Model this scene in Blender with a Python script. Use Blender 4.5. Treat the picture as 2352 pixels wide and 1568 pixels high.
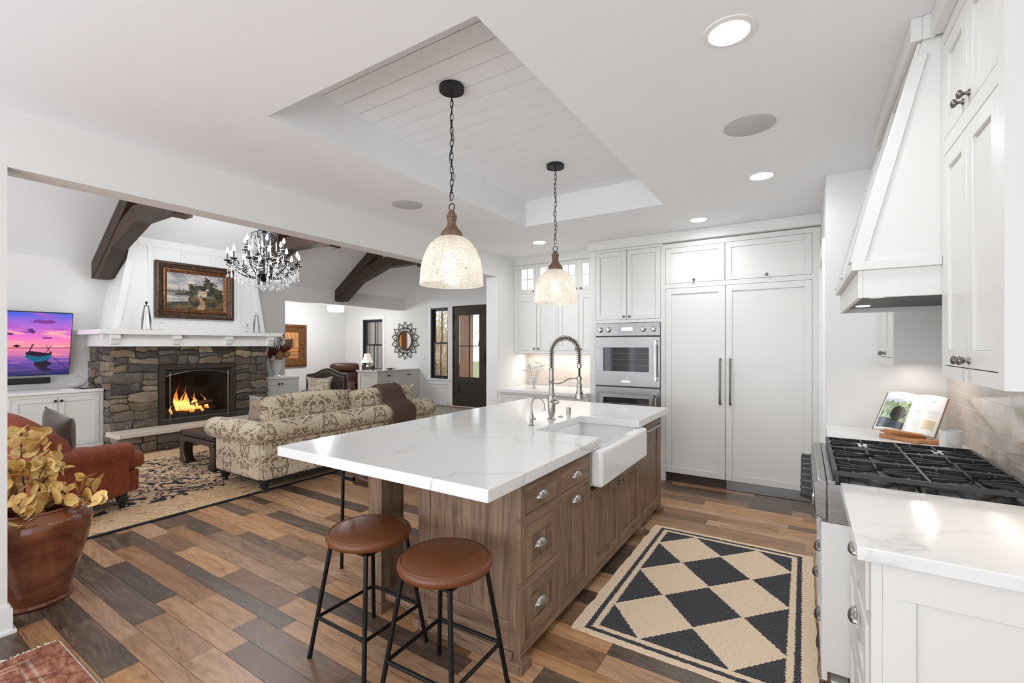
import bpy, bmesh, math, random
from math import sin, cos, pi, radians, sqrt, atan2, floor
from mathutils import Vector, Matrix, noise
random.seed(7)
SC = bpy.context.scene
for o in list(bpy.data.objects): bpy.data.objects.remove(o)
COL = SC.collection

# ------------------------------------------------------------------ camera
cam_d = bpy.data.cameras.new('camera'); cam = bpy.data.objects.new('camera', cam_d); COL.objects.link(cam)
cam.location = (0, 0, 1.50); cam.rotation_euler = (pi/2, 0, radians(32.5))
cam_d.sensor_width = 36; cam_d.lens = 1052/2352*36
cam_d.shift_y = (793-784)/2352; cam_d.clip_start = .02; cam_d.clip_end = 200
SC.camera = cam

# ------------------------------------------------------------------ world, exposure
w = bpy.data.worlds.new('world'); SC.world = w; w.use_nodes = True
bg = w.node_tree.nodes['Background']; bg.inputs[0].default_value = (.92, .96, 1, 1); bg.inputs[1].default_value = 1.7
SC.view_settings.view_transform = 'Standard'; SC.view_settings.look = 'None'
SC.view_settings.exposure = 0.22; SC.view_settings.gamma = 1.0
SC.view_settings.use_curve_mapping = False

def light(name, kind, loc, power, size=.2, rot=(0, 0, 0), col=(1, 1, 1), shape='DISK', sy=None, spread=None, spot=None):
    d = bpy.data.lights.new(name, kind); o = bpy.data.objects.new(name, d); COL.objects.link(o)
    o.location = loc; o.rotation_euler = rot; d.energy = power; d.color = (col[0]*.92, col[1]*.972, col[2]*1.06)
    if kind == 'AREA':
        d.shape = shape; d.size = size
        if sy: d.size_y = sy
        if spread: d.spread = spread
    elif kind == 'SPOT':
        d.spot_size = spot or 2.2; d.spot_blend = .8; d.shadow_soft_size = size
    else: d.shadow_soft_size = size
    return o
# unseen fill lamps added behind the camera, standing in for supposed windows
light('added_fill_kitchen', 'AREA', (-1.7, -2.7, .9), 88, 3.8, (radians(142), 0, radians(12)), (.97, .985, 1), 'RECTANGLE', 1.5)  # added lamp, tilted upward to brighten the ceiling more than the cabinets
light('added_fill_living', 'AREA', (-6.4, -2.6, 1.7), 45, 4.6, (radians(100), 0, 0), (.98, .99, 1), 'RECTANGLE', 2.4)  # added lamp out of view, lifts the living room walls

# ------------------------------------------------------------------ mesh helper
class MB:
    def __init__(s, T=None): s.v = []; s.f = []; s.uv = {}; s.T = T; s.col = None; s.fc = []; s.swap = False
    def _p(s, p):
        p = Vector(p)
        return (s.T @ p) if s.T is not None else p
    def addv(s, ps):
        i = len(s.v); s.v += [s._p(p) for p in ps]; return i
    def box(s, a, b, sw=None):
        x0, x1 = sorted((a[0], b[0])); y0, y1 = sorted((a[1], b[1])); z0, z1 = sorted((a[2], b[2]))
        i = s.addv([(x, y, z) for z in (z0, z1) for x, y in ((x0, y0), (x1, y0), (x1, y1), (x0, y1))])
        fs = [(0, 3, 2, 1), (4, 5, 6, 7), (0, 1, 5, 4), (1, 2, 6, 5), (2, 3, 7, 6), (3, 0, 4, 7)]
        n = len(s.f); s.f += [tuple(i+k for k in f) for f in fs]
        if sw:
            for k in range(6): s.uv[n+k] = 'swap'
        return s
    def hexa(s, p):   # 8 points, bottom 4 then top 4
        i = s.addv(p); s.f += [tuple(i+k for k in f) for f in [(0, 3, 2, 1), (4, 5, 6, 7), (0, 1, 5, 4), (1, 2, 6, 5), (2, 3, 7, 6), (3, 0, 4, 7)]]
        return s
    def prism(s, poly, d0, d1, axis='z'):
        def q(p, d):
            return {'z': (p[0], p[1], d), 'y': (p[0], d, p[1]), 'x': (d, p[0], p[1])}[axis]
        n = len(poly); i = s.addv([q(p, d0) for p in poly]+[q(p, d1) for p in poly])
        s.f += [tuple(i+k for k in range(n)), tuple(i+n+k for k in reversed(range(n)))]
        s.f += [(i+k, i+(k+1) % n, i+n+(k+1) % n, i+n+k) for k in range(n)]
        return s
    def rings(s, rings, closed=True, cap=True, uv=None):
        n = len(rings[0]); i0 = len(s.v)
        for r in rings: s.addv(r)
        for a in range(len(rings)-1):
            for k in range(n if closed else n-1):
                k2 = (k+1) % n
                if uv:
                    s.uv[len(s.f)] = [uv(a, k), uv(a, k+1), uv(a+1, k+1), uv(a+1, k)]
                s.f.append((i0+a*n+k, i0+a*n+k2, i0+(a+1)*n+k2, i0+(a+1)*n+k))
        if cap and closed:
            s.f.append(tuple(i0+k for k in reversed(range(n)))); s.f.append(tuple(i0+(len(rings)-1)*n+k for k in range(n)))
        return s
    def lathe(s, prof, c=(0, 0, 0), ax=(0, 0, 1), n=24, cap=True):
        ax = Vector(ax).normalized(); c = Vector(c)
        e = ax.orthogonal().normalized(); g = ax.cross(e)
        return s.rings([[c+ax*h+e*(r*cos(2*pi*k/n))+g*(r*sin(2*pi*k/n)) for k in range(n)] for r, h in prof], True, cap)
    def cyl(s, a, b, r, n=12, r2=None):
        a = Vector(a); b = Vector(b); L = (b-a).length
        return s.lathe([(r, 0), (r if r2 is None else r2, L)], a, b-a, n)
    def tube(s, pts, r, n=8, closed=False, cap=True):
        pts = [Vector(p) for p in pts]; N = len(pts); R = []; e = None
        for i, p in enumerate(pts):
            if closed: t = (pts[(i+1) % N]-pts[i-1])
            else: t = pts[min(i+1, N-1)]-pts[max(i-1, 0)]
            t.normalize()
            if e is None: e = t.orthogonal().normalized()
            e = (e-t*e.dot(t)).normalized(); g = t.cross(e)
            rr = r[i] if isinstance(r, (list, tuple)) else r
            R.append([p+e*(rr*cos(2*pi*k/n))+g*(rr*sin(2*pi*k/n)) for k in range(n)])
        if closed: R.append(R[0]); cap = False
        return s.rings(R, True, cap)
    def ell(s, c, r, n=16, m=10, p=1.0):
        c = Vector(c)
        def se(t, q): return (abs(t)**q)*(1 if t >= 0 else -1)
        R = []
        for a in range(m+1):
            ph = -pi/2+pi*a/m
            ph = max(min(ph, pi/2-.02), -pi/2+.02)
            cz, rr = se(sin(ph), p), se(cos(ph), p)
            R.append([c+Vector((r[0]*rr*se(cos(2*pi*k/n), p), r[1]*rr*se(sin(2*pi*k/n), p), r[2]*cz)) for k in range(n)])
        return s.rings(R)
    def quad(s, *p):
        i = s.addv(p); s.f.append(tuple(range(i, i+len(p)))); return s
    def holes(s, u0, w0, u1, w1, ops, d0, d1):   # box wall in (u,d,w) with rectangular openings; caller's T maps (u,d,w)
        us = sorted({u0, u1}|{x for o in ops for x in (o[0], o[2]) if u0 < x < u1})
        ws = sorted({w0, w1}|{x for o in ops for x in (o[1], o[3]) if w0 < x < w1})
        for b, c in zip(ws, ws[1:]):
            run = None
            for a, e in zip(us, us[1:]):
                cu, cw = (a+e)/2, (b+c)/2
                solid = not any(o[0] < cu < o[2] and o[1] < cw < o[3] for o in ops)
                if solid: run = (run[0] if run else a, e)
                if (not solid or e == us[-1]) and run:
                    s.box((run[0], d0, b), (run[1], d1, c), sw=(run[1]-run[0]) > 1.3*(c-b)); run = None
        return s

OFF = {}
def finish(name, m, mat, parent=None, loc=None, bevel=0, smooth=35, seg=2, recalc=True):
    if name == 'knob': smooth = 75
    if name == 'face_frame': bevel = 0
    off = OFF.get(parent.name, Vector((0, 0, 0))) if parent else Vector(loc or (0, 0, 0))
    me = bpy.data.meshes.new(name)
    me.from_pydata([tuple(v-off) for v in m.v], [], m.f)
    bm = bmesh.new(); bm.from_mesh(me)
    if recalc: bmesh.ops.recalc_face_normals(bm, faces=bm.faces)
    ang = radians(smooth)
    for e in bm.edges:
        e.smooth = len(e.link_faces) == 2 and e.calc_face_angle(0) < ang
    for f in bm.faces: f.smooth = True
    # box UVs in metres
    ul = bm.loops.layers.uv.new('UVMap'); bm.faces.ensure_lookup_table(); bm.verts.index_update()
    for i, f in enumerate(bm.faces):
        spec = m.uv.get(i)
        if isinstance(spec, list):
            src = m.f[i]; d = {src[k]: spec[k] for k in range(len(src))}
            for l in f.loops: l[ul].uv = d.get(l.vert.index, (0, 0))
            continue
        n = f.normal; ax = max(range(3), key=lambda k: abs(n[k]))
        for l in f.loops:
            p = l.vert.co+off
            q = ((p.y, p.z), (p.x, p.z), (p.x, p.y))[ax]
            if (spec == 'swap') != m.swap: q = (q[1], q[0])
            l[ul].uv = q
    if m.fc:
        cl = bm.loops.layers.float_color.new('tone')
        for i, f in enumerate(bm.faces):
            c = m.fc[i] if i < len(m.fc) else (0, 0, 0, 1)
            for l in f.loops: l[cl] = c
    bm.to_mesh(me); bm.free()
    if m.col:
        ca = me.color_attributes.new('tone', 'FLOAT_COLOR', 'POINT')
        for i, c in enumerate(m.col): ca.data[i].color = (*c[:3], 1)
    me.materials.append(mat)
    o = bpy.data.objects.new(name, me); COL.objects.link(o)
    if parent: o.parent = parent
    else: o.location = off
    OFF[o.name] = off
    if bevel:
        b = o.modifiers.new('bevel', 'BEVEL'); b.width = bevel; b.segments = seg; b.limit_method = 'ANGLE'; b.angle_limit = radians(40)
    return o
def tag(o, label=None, cat=None, group=None, kind=None):
    if label: o['label'] = label
    if cat: o['category'] = cat
    if group: o['group'] = group
    if kind: o['kind'] = kind
    return o
def thing(name, label, cat, loc=(0, 0, 0), group=None, rz=0):
    o = bpy.data.objects.new(name, None); COL.objects.link(o); o.location = loc; o.rotation_euler = (0, 0, rz)
    OFF[o.name] = Vector(loc); o.empty_display_size = .1
    return tag(o, label, cat, group)
def struct(name, m, mat, loc=None, **k):
    return tag(finish(name, m, mat, None, loc, **k), kind='structure')
def dup(root, loc=None, rz=None, label=None, group=None):
    def cp(o, par):
        c = o.copy(); COL.objects.link(c)
        if par: c.parent = par
        for ch in list(o.children): cp(ch, c)
        return c
    r = cp(root, None)
    if loc is not None: r.location = loc
    if rz is not None: r.rotation_euler = (0, 0, rz)
    if label: r['label'] = label
    if group: r['group'] = group
    return r
def FR(o, u, n):   # frame: (u, depth outwards, up)
    u = Vector(u); n = Vector(n); z = Vector((0, 0, 1))
    return Matrix(((u.x, n.x, z.x, o[0]), (u.y, n.y, z.y, o[1]), (u.z, n.z, z.z, o[2]), (0, 0, 0, 1)))
def shaker(m, u0, w0, u1, w1, t=.02, rail=.055, rec=.010, d0=0, gap=.003, slab=False):
    u0 += gap; u1 -= gap; w0 += gap; w1 -= gap
    if slab: m.box((u0, d0, w0), (u1, d0+t, w1)); return m
    m.box((u0, d0, w0), (u0+rail, d0+t, w1)); m.box((u1-rail, d0, w0), (u1, d0+t, w1))
    m.box((u0+rail, d0, w0), (u1-rail, d0+t, w0+rail), sw=True); m.box((u0+rail, d0, w1-rail), (u1-rail, d0+t, w1), sw=True)
    m.box((u0+rail, d0, w0+rail), (u1-rail, d0+t-rec, w1-rail)); return m
def knob(m, u, w, d, s=1.0):
    m.lathe([(.011*s, 0), (.011*s, .003*s), (.005*s, .006*s), (.005*s, .014*s), (.012*s, .019*s), (.0145*s, .024*s), (.012*s, .029*s), (.004*s, .032*s)], (u, d, w), (0, 1, 0), 14)
def cup(m, u, w, d, a=.048, b=.036, c=.026):
    R = []
    for i in range(9):
        ph = pi/2*i/8; R.append([(u+a*cos(th)*(1 if 0 else 1)*cos(ph)**.7 if 1 else 0, d+c*sin(ph)*sin(th)**.6 if sin(th) > 0 else d, w+b*sin(th)*cos(ph)-.012) for th in [pi*k/14 for k in range(15)]])
    R = []
    for i in range(8):     # profile from back edge to front lip
        t = i/7; R.append([(u+a*cos(th)*(1-.06*t), d+c*sin(pi/2*t)*max(sin(th), 0)**.5, w-.014+b*sin(th)*cos(pi/2*t*.97)) for th in [pi*k/16 for k in range(17)]])
    m.rings(R, closed=False, cap=False)
    m.tube([(u+a*1.03*cos(th), d+.002, w-.014+b*1.03*sin(th)) for th in [pi*k/16 for k in range(17)]], .0022, 6)

# ------------------------------------------------------------------ shader helper
class G:
    def __init__(s, name):
        s.m = bpy.data.materials.new(name); s.m.use_nodes = True; s.t = s.m.node_tree
        s.b = s.t.nodes['Principled BSDF']; s._uv = None
    def n(s, typ, ins=None, **pr):
        x = s.t.nodes.new(typ)
        for k, v in pr.items(): setattr(x, k, v)
        for k, v in (ins or {}).items():
            if isinstance(v, bpy.types.NodeSocket): s.t.links.new(v, x.inputs[k])
            else: x.inputs[k].default_value = v
        return x
    def math(s, op, a, b=0.0, c=0.0):
        x = s.t.nodes.new('ShaderNodeMath'); x.operation = op
        for i, v in enumerate((a, b, c)):
            if isinstance(v, bpy.types.NodeSocket): s.t.links.new(v, x.inputs[i])
            else: x.inputs[i].default_value = v
        return x.outputs[0]
    def uv(s): return s.n('ShaderNodeUVMap', uv_map='UVMap').outputs[0]
    def obj(s): return s.n('ShaderNodeTexCoord').outputs['Object']
    def xyz(s, v): x = s.n('ShaderNodeSeparateXYZ', {0: v}); return x.outputs
    def comb(s, x=0.0, y=0.0, z=0.0): return s.n('ShaderNodeCombineXYZ', {0: x, 1: y, 2: z}).outputs[0]
    def map(s, v, scale=(1, 1, 1), loc=(0, 0, 0), rot=(0, 0, 0)): return s.n('ShaderNodeMapping', {'Vector': v, 'Scale': scale, 'Location': loc, 'Rotation': rot}).outputs[0]
    def noise(s, v, sc=5, det=2, rough=.5, dist=0, out=0): return s.n('ShaderNodeTexNoise', {'Vector': v, 'Scale': sc, 'Detail': det, 'Roughness': rough, 'Distortion': dist}).outputs[out]
    def vor(s, v, sc=5, out='Distance', feat='F1', rnd=1.0): return s.n('ShaderNodeTexVoronoi', {'Vector': v, 'Scale': sc, 'Randomness': rnd}, feature=feat).outputs[out]
    def ramp(s, f, *st, mode='LINEAR'):
        x = s.n('ShaderNodeValToRGB', {0: f}); e = x.color_ramp.elements; x.color_ramp.interpolation = mode
        while len(e) < len(st): e.new(.5)
        for k, (p, c) in enumerate(st):
            e[k].position = p; e[k].color = (*c[:3], 1) if hasattr(c, '__len__') else (c, c, c, 1)
        return x.outputs[0]
    def mix(s, f, a, b, mode='MIX'):
        x = s.n('ShaderNodeMix', data_type='RGBA', blend_type=mode)
        for k, v in ((0, f), (6, a), (7, b)):
            if isinstance(v, bpy.types.NodeSocket): s.t.links.new(v, x.inputs[k])
            else: x.inputs[k].default_value = v if k == 0 else (*v[:3], 1)
        return x.outputs[2]
    def bump(s, h, st=.2, dist=.01):
        x = s.n('ShaderNodeBump', {'Height': h, 'Strength': st, 'Distance': dist}); s.t.links.new(x.outputs[0], s.b.inputs['Normal'])
    def set(s, **k):
        nm = dict(col='Base Color', rough='Roughness', metal='Metallic', spec='Specular IOR Level', trans='Transmission Weight', ior='IOR', ecol='Emission Color', est='Emission Strength', coat='Coat Weight', alpha='Alpha', sheen='Sheen Weight', sub='Subsurface Weight')
        for a, v in k.items():
            i = s.b.inputs[nm[a]]
            if isinstance(v, bpy.types.NodeSocket): s.t.links.new(v, i)
            elif hasattr(v, '__len__'): i.default_value = (*v[:3], 1)
            else: i.default_value = v
        return s
def srgb(r, g, b):
    f = lambda c: c/12.92 if c <= .04045 else ((c+.055)/1.055)**2.4
    return (f(r/255), f(g/255), f(b/255))
def plain(name, col, rough=.5, metal=0, bump=None, var=.04, **k):
    g = G(name); v = g.obj(); f = g.noise(v, 3.0, 3)
    g.set(col=g.mix(f, tuple(c*(1-var) for c in col), tuple(min(1, c*(1+var)) for c in col)), rough=rough, metal=metal, **k)
    if bump: g.bump(g.noise(v, bump[0], 3), bump[1], bump[2] if len(bump) > 2 else .003)
    return g.m

def glass(name, col=(1, 1, 1), rough=0.0, k=.9):
    g = G(name)   # thin pane: mostly clear with a Fresnel reflection
    tr = g.n('ShaderNodeBsdfTransparent', {0: (*col, 1)}).outputs[0]; gl = g.n('ShaderNodeBsdfGlossy', {'Color': (1, 1, 1, 1), 'Roughness': rough}).outputs[0]
    fr = g.n('ShaderNodeFresnel', {'IOR': 1.45}).outputs[0]
    mx = g.n('ShaderNodeMixShader', {0: g.math('ADD', g.math('MULTIPLY', fr, k), .02*k), 1: tr, 2: gl}).outputs[0]
    g.t.links.new(mx, g.t.nodes['Material Output'].inputs[0]); return g.m

def wood(name, c1, c2, c3, rough=.45, scale=1.0, knots=True, gap=None, attr=False):
    g = G(name); uv = g.uv()
    sx, sy, _ = g.xyz(uv)
    st = g.comb(g.math('MULTIPLY', sx, 14*scale), g.math('MULTIPLY', sy, 1.1*scale), 0.0)
    brd = g.math('FLOOR', g.math('MULTIPLY', sx, 8.3)); wob = g.noise(g.map(uv, (1, .35, 1)), 2.2*scale, 2); st2 = g.n('ShaderNodeVectorMath', {0: st, 1: g.comb(g.math('MULTIPLY', wob, 2.2), wob, g.math('MULTIPLY', brd, 3.7))}, operation='ADD').outputs[0]
    gr = g.noise(st2, 2.4, 6, .66, .15); fine = g.noise(g.comb(g.math('MULTIPLY', sx, 160), g.math('MULTIPLY', sy, 5), 0.0), 1.0, 3)
    f = g.math('ADD', g.math('MULTIPLY', gr, .75), g.math('MULTIPLY', fine, .25))
    col = g.ramp(f, (.30, c1), (.5, c2), (.68, c3))
    if knots:
        k = g.vor(g.map(uv, (9, 3.2, 1)), 1.0); kk = g.ramp(g.math('ADD', k, g.math('MULTIPLY', gr, .10)), (.09, 1), (.24, 0))
        msk = g.ramp(g.noise(uv, 3.1, 1), (.44, 0), (.52, 1))
        col = g.mix(g.math('MULTIPLY', g.math('MULTIPLY', kk, msk), .8), col, tuple(c*.22 for c in c1))
    if attr:
        pass
    g.set(col=col, rough=rough); g.bump(f, .12, .004); return g.m

WALL = plain('wall_paint', srgb(232, 231, 228), .85, bump=(220, .04), var=.005)
CEIL = plain('ceiling_paint', srgb(242, 243, 244), .9, var=.005)
TRIM = plain('white_trim', srgb(238, 238, 236), .45, var=.005)
CAB = plain('white_cabinet_lacquer', srgb(227, 226, 222), .38, var=.006)
BLACK = plain('black_metal', (.012, .012, .013), .42, .6)
BLACKM = plain('matte_black', (.014, .013, .013), .6)
CAST = plain('cast_iron', (.035, .036, .038), .42, .2, bump=(160, .1))
NICK = plain('brushed_nickel', (.42, .40, .37), .30, 1)
PEWT = plain('pewter', (.23, .215, .20), .32, 1)
CHROME = plain('chrome', (.8, .8, .8), .08, 1)
def steel():
    g = G('brushed_stainless'); uv = g.uv(); f = g.noise(g.map(uv, (5, 900, 1)), 1, 3)
    g.set(col=g.ramp(f, (.3, (.25, .245, .24)), (.7, (.34, .335, .325))), rough=g.ramp(f, (.2, .22), (.8, .34)), metal=1); g.bump(f, .03, .001); return g.m
STEEL = steel()
def quartz():
    g = G('white_quartz'); v = g.obj()
    w1 = g.noise(v, 1.3, 5, .55); vv = g.n('ShaderNodeVectorMath', {0: v, 1: g.n('ShaderNodeVectorMath', {0: g.noise(v, 2.1, 4, .6, 0, 1), 'Scale': .55}, operation='SCALE').outputs[0]}, operation='ADD').outputs[0]
    d = g.vor(g.map(vv, (1, 1, 1), rot=(0, 0, .6)), 1.25, feat='DISTANCE_TO_EDGE')
    vein = g.ramp(d, (.0, 1), (.012, .35), (.03, 0)); msk = g.ramp(g.noise(v, 1.7, 2), (.42, 0), (.62, 1))
    a = srgb(236, 236, 234); b = srgb(186, 184, 180)
    c = g.mix(g.math('MULTIPLY', g.math('MULTIPLY', vein, msk), .75), g.mix(w1, srgb(232, 232, 230), a), b)
    g.set(col=c, rough=.13); return g.m
QUARTZ = quartz()
ISL = wood('island_hickory_stain', srgb(72, 54, 43), srgb(128, 102, 82), srgb(158, 130, 106), .42)
DWOOD = wood('dark_stained_timber', srgb(40, 27, 20), srgb(62, 42, 31), srgb(78, 55, 42), .5, knots=False)
TABW = wood('dark_walnut', srgb(32, 22, 17), srgb(52, 37, 29), srgb(72, 54, 44), .3, knots=False)
TURN = wood('weathered_turned_wood', srgb(88, 66, 50), srgb(120, 94, 74), srgb(146, 120, 98), .6, scale=3, knots=False)
BAMB = wood('bamboo', srgb(170, 112, 66), srgb(198, 140, 90), srgb(214, 160, 108), .4, scale=2, knots=False)
def floorm():
    g = G('wide_plank_floor'); uv = g.uv(); a = g.n('ShaderNodeAttribute', attribute_name='tone').outputs['Color']
    r_, g_, b_ = g.n('ShaderNodeSeparateColor', {0: a}).outputs[:3]
    sx, sy, _ = g.xyz(uv)
    wv = g.comb(g.math('ADD', sx, g.math('MULTIPLY', b_, 37)), g.math('ADD', sy, g.math('MULTIPLY', b_, 91)), 0.0)
    x2, y2, _ = g.xyz(wv)
    wob = g.noise(wv, 2.4, 2)
    gr = g.noise(g.comb(g.math('MULTIPLY', x2, 1.5), g.math('ADD', g.math('MULTIPLY', y2, 15), g.math('MULTIPLY', wob, 2.5)), 0.0), 1.7, 6, .66, .35)
    fine = g.noise(g.comb(g.math('MULTIPLY', x2, 9), g.math('MULTIPLY', y2, 180), 0.0), 1, 3)
    ringw = g.math('SINE', g.math('MULTIPLY', g.noise(g.comb(g.math('MULTIPLY', x2, .9), g.math('MULTIPLY', y2, 5.5), 0.0), 1.2, 2, .5, .4), 80))
    f = g.math('ADD', g.math('ADD', g.math('MULTIPLY', gr, .70), g.math('MULTIPLY', fine, .28)), g.math('MULTIPLY', ringw, .045))
    tan = g.ramp(f, (.30, srgb(138, 101, 72)), (.47, srgb(178, 137, 102)), (.66, srgb(198, 160, 125)))
    mid = g.ramp(f, (.28, srgb(100, 72, 53)), (.47, srgb(134, 99, 74)), (.68, srgb(158, 122, 94)))
    dark = g.ramp(f, (.30, srgb(64, 51, 42)), (.50, srgb(94, 77, 64)), (.68, srgb(128, 108, 92)))
    c = g.mix(g.ramp(r_, (.42, 0), (.58, 1)), tan, mid); c = g.mix(g.ramp(r_, (.69, 0), (.80, 1)), c, dark)
    c = g.mix(g.ramp(g.noise(wv, 3.5, 3, .6), (.56, 0), (.78, .3)), c, srgb(92, 72, 58))
    k = g.vor(g.map(wv, (3.0, 8.0, 1)), 1.0); kk = g.ramp(g.math('ADD', k, g.math('MULTIPLY', gr, .12)), (.05, 1), (.17, 0))
    c = g.mix(g.math('MULTIPLY', kk, .85), c, srgb(30, 20, 14))
    hs = g.n('ShaderNodeHueSaturation', {'Value': g.math('ADD', .76, g.math('MULTIPLY', g_, .42)), 'Saturation': g.math('ADD', .90, g.math('MULTIPLY', b_, .22)), 'Color': c})
    g.set(col=hs.outputs[0], rough=g.ramp(f, (.3, .30), (.7, .42))); g.bump(f, .18, .003); return g.m
FLOORM = floorm()
def leather(name, c, rough=.38):
    g = G(name); v = g.obj(); n = g.noise(v, 4, 3)
    g.set(col=g.mix(n, tuple(x*.8 for x in c), tuple(x*1.15 for x in c)), rough=rough)
    g.bump(g.vor(v, 420), .10, .001); return g.m
LEATH = leather('cognac_leather', srgb(110, 62, 32))
LEATHD = leather('chocolate_leather', srgb(72, 40, 27), .3)
def damask(name, ground, motif, outline, T=.36, H=.46):
    g = G(name); u, v, _ = g.xyz(g.uv())
    row = g.math('FLOOR', g.math('DIVIDE', u, T))
    vv = g.math('ADD', g.math('DIVIDE', v, H), g.math('MULTIPLY', g.math('MODULO', g.math('ABSOLUTE', row), 2.0), .5))
    mu = g.math('ABSOLUTE', g.math('SUBTRACT', g.math('FRACT', g.math('DIVIDE', u, T)), .5))
    an = g.math('MULTIPLY', vv, 2*pi)
    cx = g.math('MULTIPLY', g.math('COSINE', an), .55); cy = g.math('MULTIPLY', g.math('SINE', an), .55)
    vec = g.comb(g.math('MULTIPLY', mu, 2.6), cx, cy)
    n = g.noise(vec, 2.3, 2.0, .6, 1.3)
    # ogee lattice that joins the motifs
    og = g.math('SUBTRACT', mu, g.math('MULTIPLY', g.math('ADD', g.math('COSINE', an), 1.0), .25))
    lat = g.ramp(g.math('ABSOLUTE', og), (.018, 1), (.03, 0))
    body = g.ramp(n, (.445, 0), (.46, 1))
    lin = g.ramp(g.math('ABSOLUTE', g.math('SUBTRACT', g.math('FRACT', g.math('MULTIPLY', n, 18)), .5)), (.09, 1), (.16, 0))
    c = g.mix(body, ground, motif); c = g.mix(g.math('MULTIPLY', lin, g.math('MULTIPLY', body, .8)), c, outline); c = g.mix(g.math('MULTIPLY', lat, .75), c, motif)
    wv = g.noise(g.map(g.uv(), (500, 500, 1)), 1, 1)
    c = g.mix(g.math('MULTIPLY', wv, .25), c, ground)
    g.set(col=c, rough=.75, sheen=.1); g.bump(wv, .15, .001); return g.m
DAM = damask('damask_upholstery', srgb(134, 113, 90), srgb(224, 210, 184), srgb(146, 124, 100))
DAM2 = damask('damask_pillow', srgb(150, 132, 108), srgb(226, 216, 194), srgb(160, 140, 112), .24, .3)
RUST = damask('rust_chenille', srgb(114, 47, 23), srgb(158, 72, 36), srgb(98, 38, 19), .11, .13)
def velvet(name, c, c2):
    g = G(name); v = g.obj(); g.set(col=g.ramp(g.noise(v, 3, 3), (.35, c), (.65, c2)), rough=.8, sheen=.6); return g.m
VELV = velvet('brown_velvet', srgb(50, 40, 33), srgb(78, 64, 53))
GREYP = velvet('taupe_silk', srgb(92, 84, 76), srgb(122, 112, 100))
TANP = velvet('tan_silk', srgb(160, 128, 96), srgb(184, 152, 118))
BLUEP = damask('blue_embroidered', srgb(98, 110, 126), srgb(160, 128, 96), srgb(196, 176, 150), .2, .3)
def tcol(name, rough=.6, emis=0, sc=1.0, spec=.5, **k):
    g = G(name); a = g.n('ShaderNodeAttribute', attribute_name='tone').outputs['Color']
    g.set(col=a, rough=rough, spec=spec, **k)
    if emis: g.set(ecol=a, est=emis)
    return g
CANVAS = tcol('painted_canvas', .5); CANVAS.bump(CANVAS.noise(CANVAS.obj(), 260, 3), .1, .001); CANVAS = CANVAS.m
PRINT = tcol('printed_paper', .35).m
def stonem():
    g = G('fieldstone'); a = g.n('ShaderNodeAttribute', attribute_name='tone').outputs['Color']; v = g.obj()
    n = g.noise(v, 9, 6, .65); n2 = g.noise(v, 42, 4, .6)
    c = g.mix(1.0, a, g.ramp(g.math('ADD', g.math('MULTIPLY', n, .7), g.math('MULTIPLY', n2, .3)), (.3, .55), (.5, .95), (.72, 1.5)), 'MULTIPLY')
    c = g.mix(g.ramp(g.noise(v, 6, 4, .7), (.58, 0), (.68, .5)), c, srgb(150, 142, 130))
    g.set(col=c, rough=.62); g.bump(g.math('ADD', g.math('MULTIPLY', n, .7), g.math('MULTIPLY', n2, .3)), .9, .03); return g.m
STONE = stonem()
HEARTH = plain('limestone_slab', srgb(212, 200, 184), .7, bump=(22, .5, .01), var=.06)
COPPER = G('brown_glazed_clay'); _v = COPPER.obj(); _n = COPPER.noise(COPPER.map(_v, (1, 1, 3.2)), 3.5, 5, .6)
COPPER.set(col=COPPER.ramp(_n, (.28, srgb(80, 42, 26)), (.5, srgb(122, 68, 44)), (.72, srgb(150, 96, 68))), rough=.14, coat=.5); COPPER = COPPER.m
LEAF = G('dried_leaf'); _v = LEAF.obj(); LEAF.set(col=LEAF.ramp(LEAF.noise(_v, 9, 3), (.32, srgb(198, 150, 80)), (.5, srgb(226, 188, 112)), (.70, srgb(240, 218, 158))), rough=.6, sub=.0); LEAF = LEAF.m
STEM = plain('grey_twig', srgb(96, 76, 60), .7)
def mercury():
    g = G('mercury_glass'); v = g.obj(); d = g.vor(v, 150); n = g.noise(v, 14, 4, .6)
    sp = g.ramp(g.math('ADD', d, g.math('MULTIPLY', n, -.5)), (-.0, 1), (.10, 0)); sp2 = g.ramp(g.noise(v, 90, 4, .75), (.56, 0), (.66, 1))
    msk = g.math('MAXIMUM', g.math('MULTIPLY', sp, .7), g.math('MULTIPLY', sp2, .75))
    gls = g.n('ShaderNodeBsdfGlossy', {'Color': (.9, .88, .84, 1), 'Roughness': .15}).outputs[0]
    trl = g.n('ShaderNodeBsdfTranslucent', {'Color': (1, .96, .90, 1)}).outputs[0]
    trn = g.n('ShaderNodeBsdfTransparent', {0: (.95, .93, .88, 1)}).outputs[0]
    dif = g.n('ShaderNodeBsdfDiffuse', {0: (*srgb(120, 112, 98), 1)}).outputs[0]
    a = g.n('ShaderNodeMixShader', {0: .48, 1: trn, 2: trl}).outputs[0]
    dif2 = g.n('ShaderNodeBsdfDiffuse', {0: (.9, .88, .82, 1)}).outputs[0]
    a = g.n('ShaderNodeMixShader', {0: .18, 1: a, 2: dif2}).outputs[0]
    a = g.n('ShaderNodeMixShader', {0: .10, 1: a, 2: gls}).outputs[0]
    a = g.n('ShaderNodeMixShader', {0: g.math('MULTIPLY', msk, .85), 1: a, 2: dif}).outputs[0]
    g.t.links.new(a, g.t.nodes['Material Output'].inputs[0]); return g.m
MERC = mercury()
def emit(name, col, st):
    g = G(name); g.set(col=(.8, .8, .8), ecol=col, est=st); return g.m
BULB = emit('warm_bulb', (1, .92, .82), 2.6); CANDLE = emit('candle_bulb', (.94, .96, .98), 80); CANL = emit('downlight_lens', (.93, .975, 1.02), 66)
GLASS = glass('clear_glass'); CRYS = G('crystal')
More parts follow.
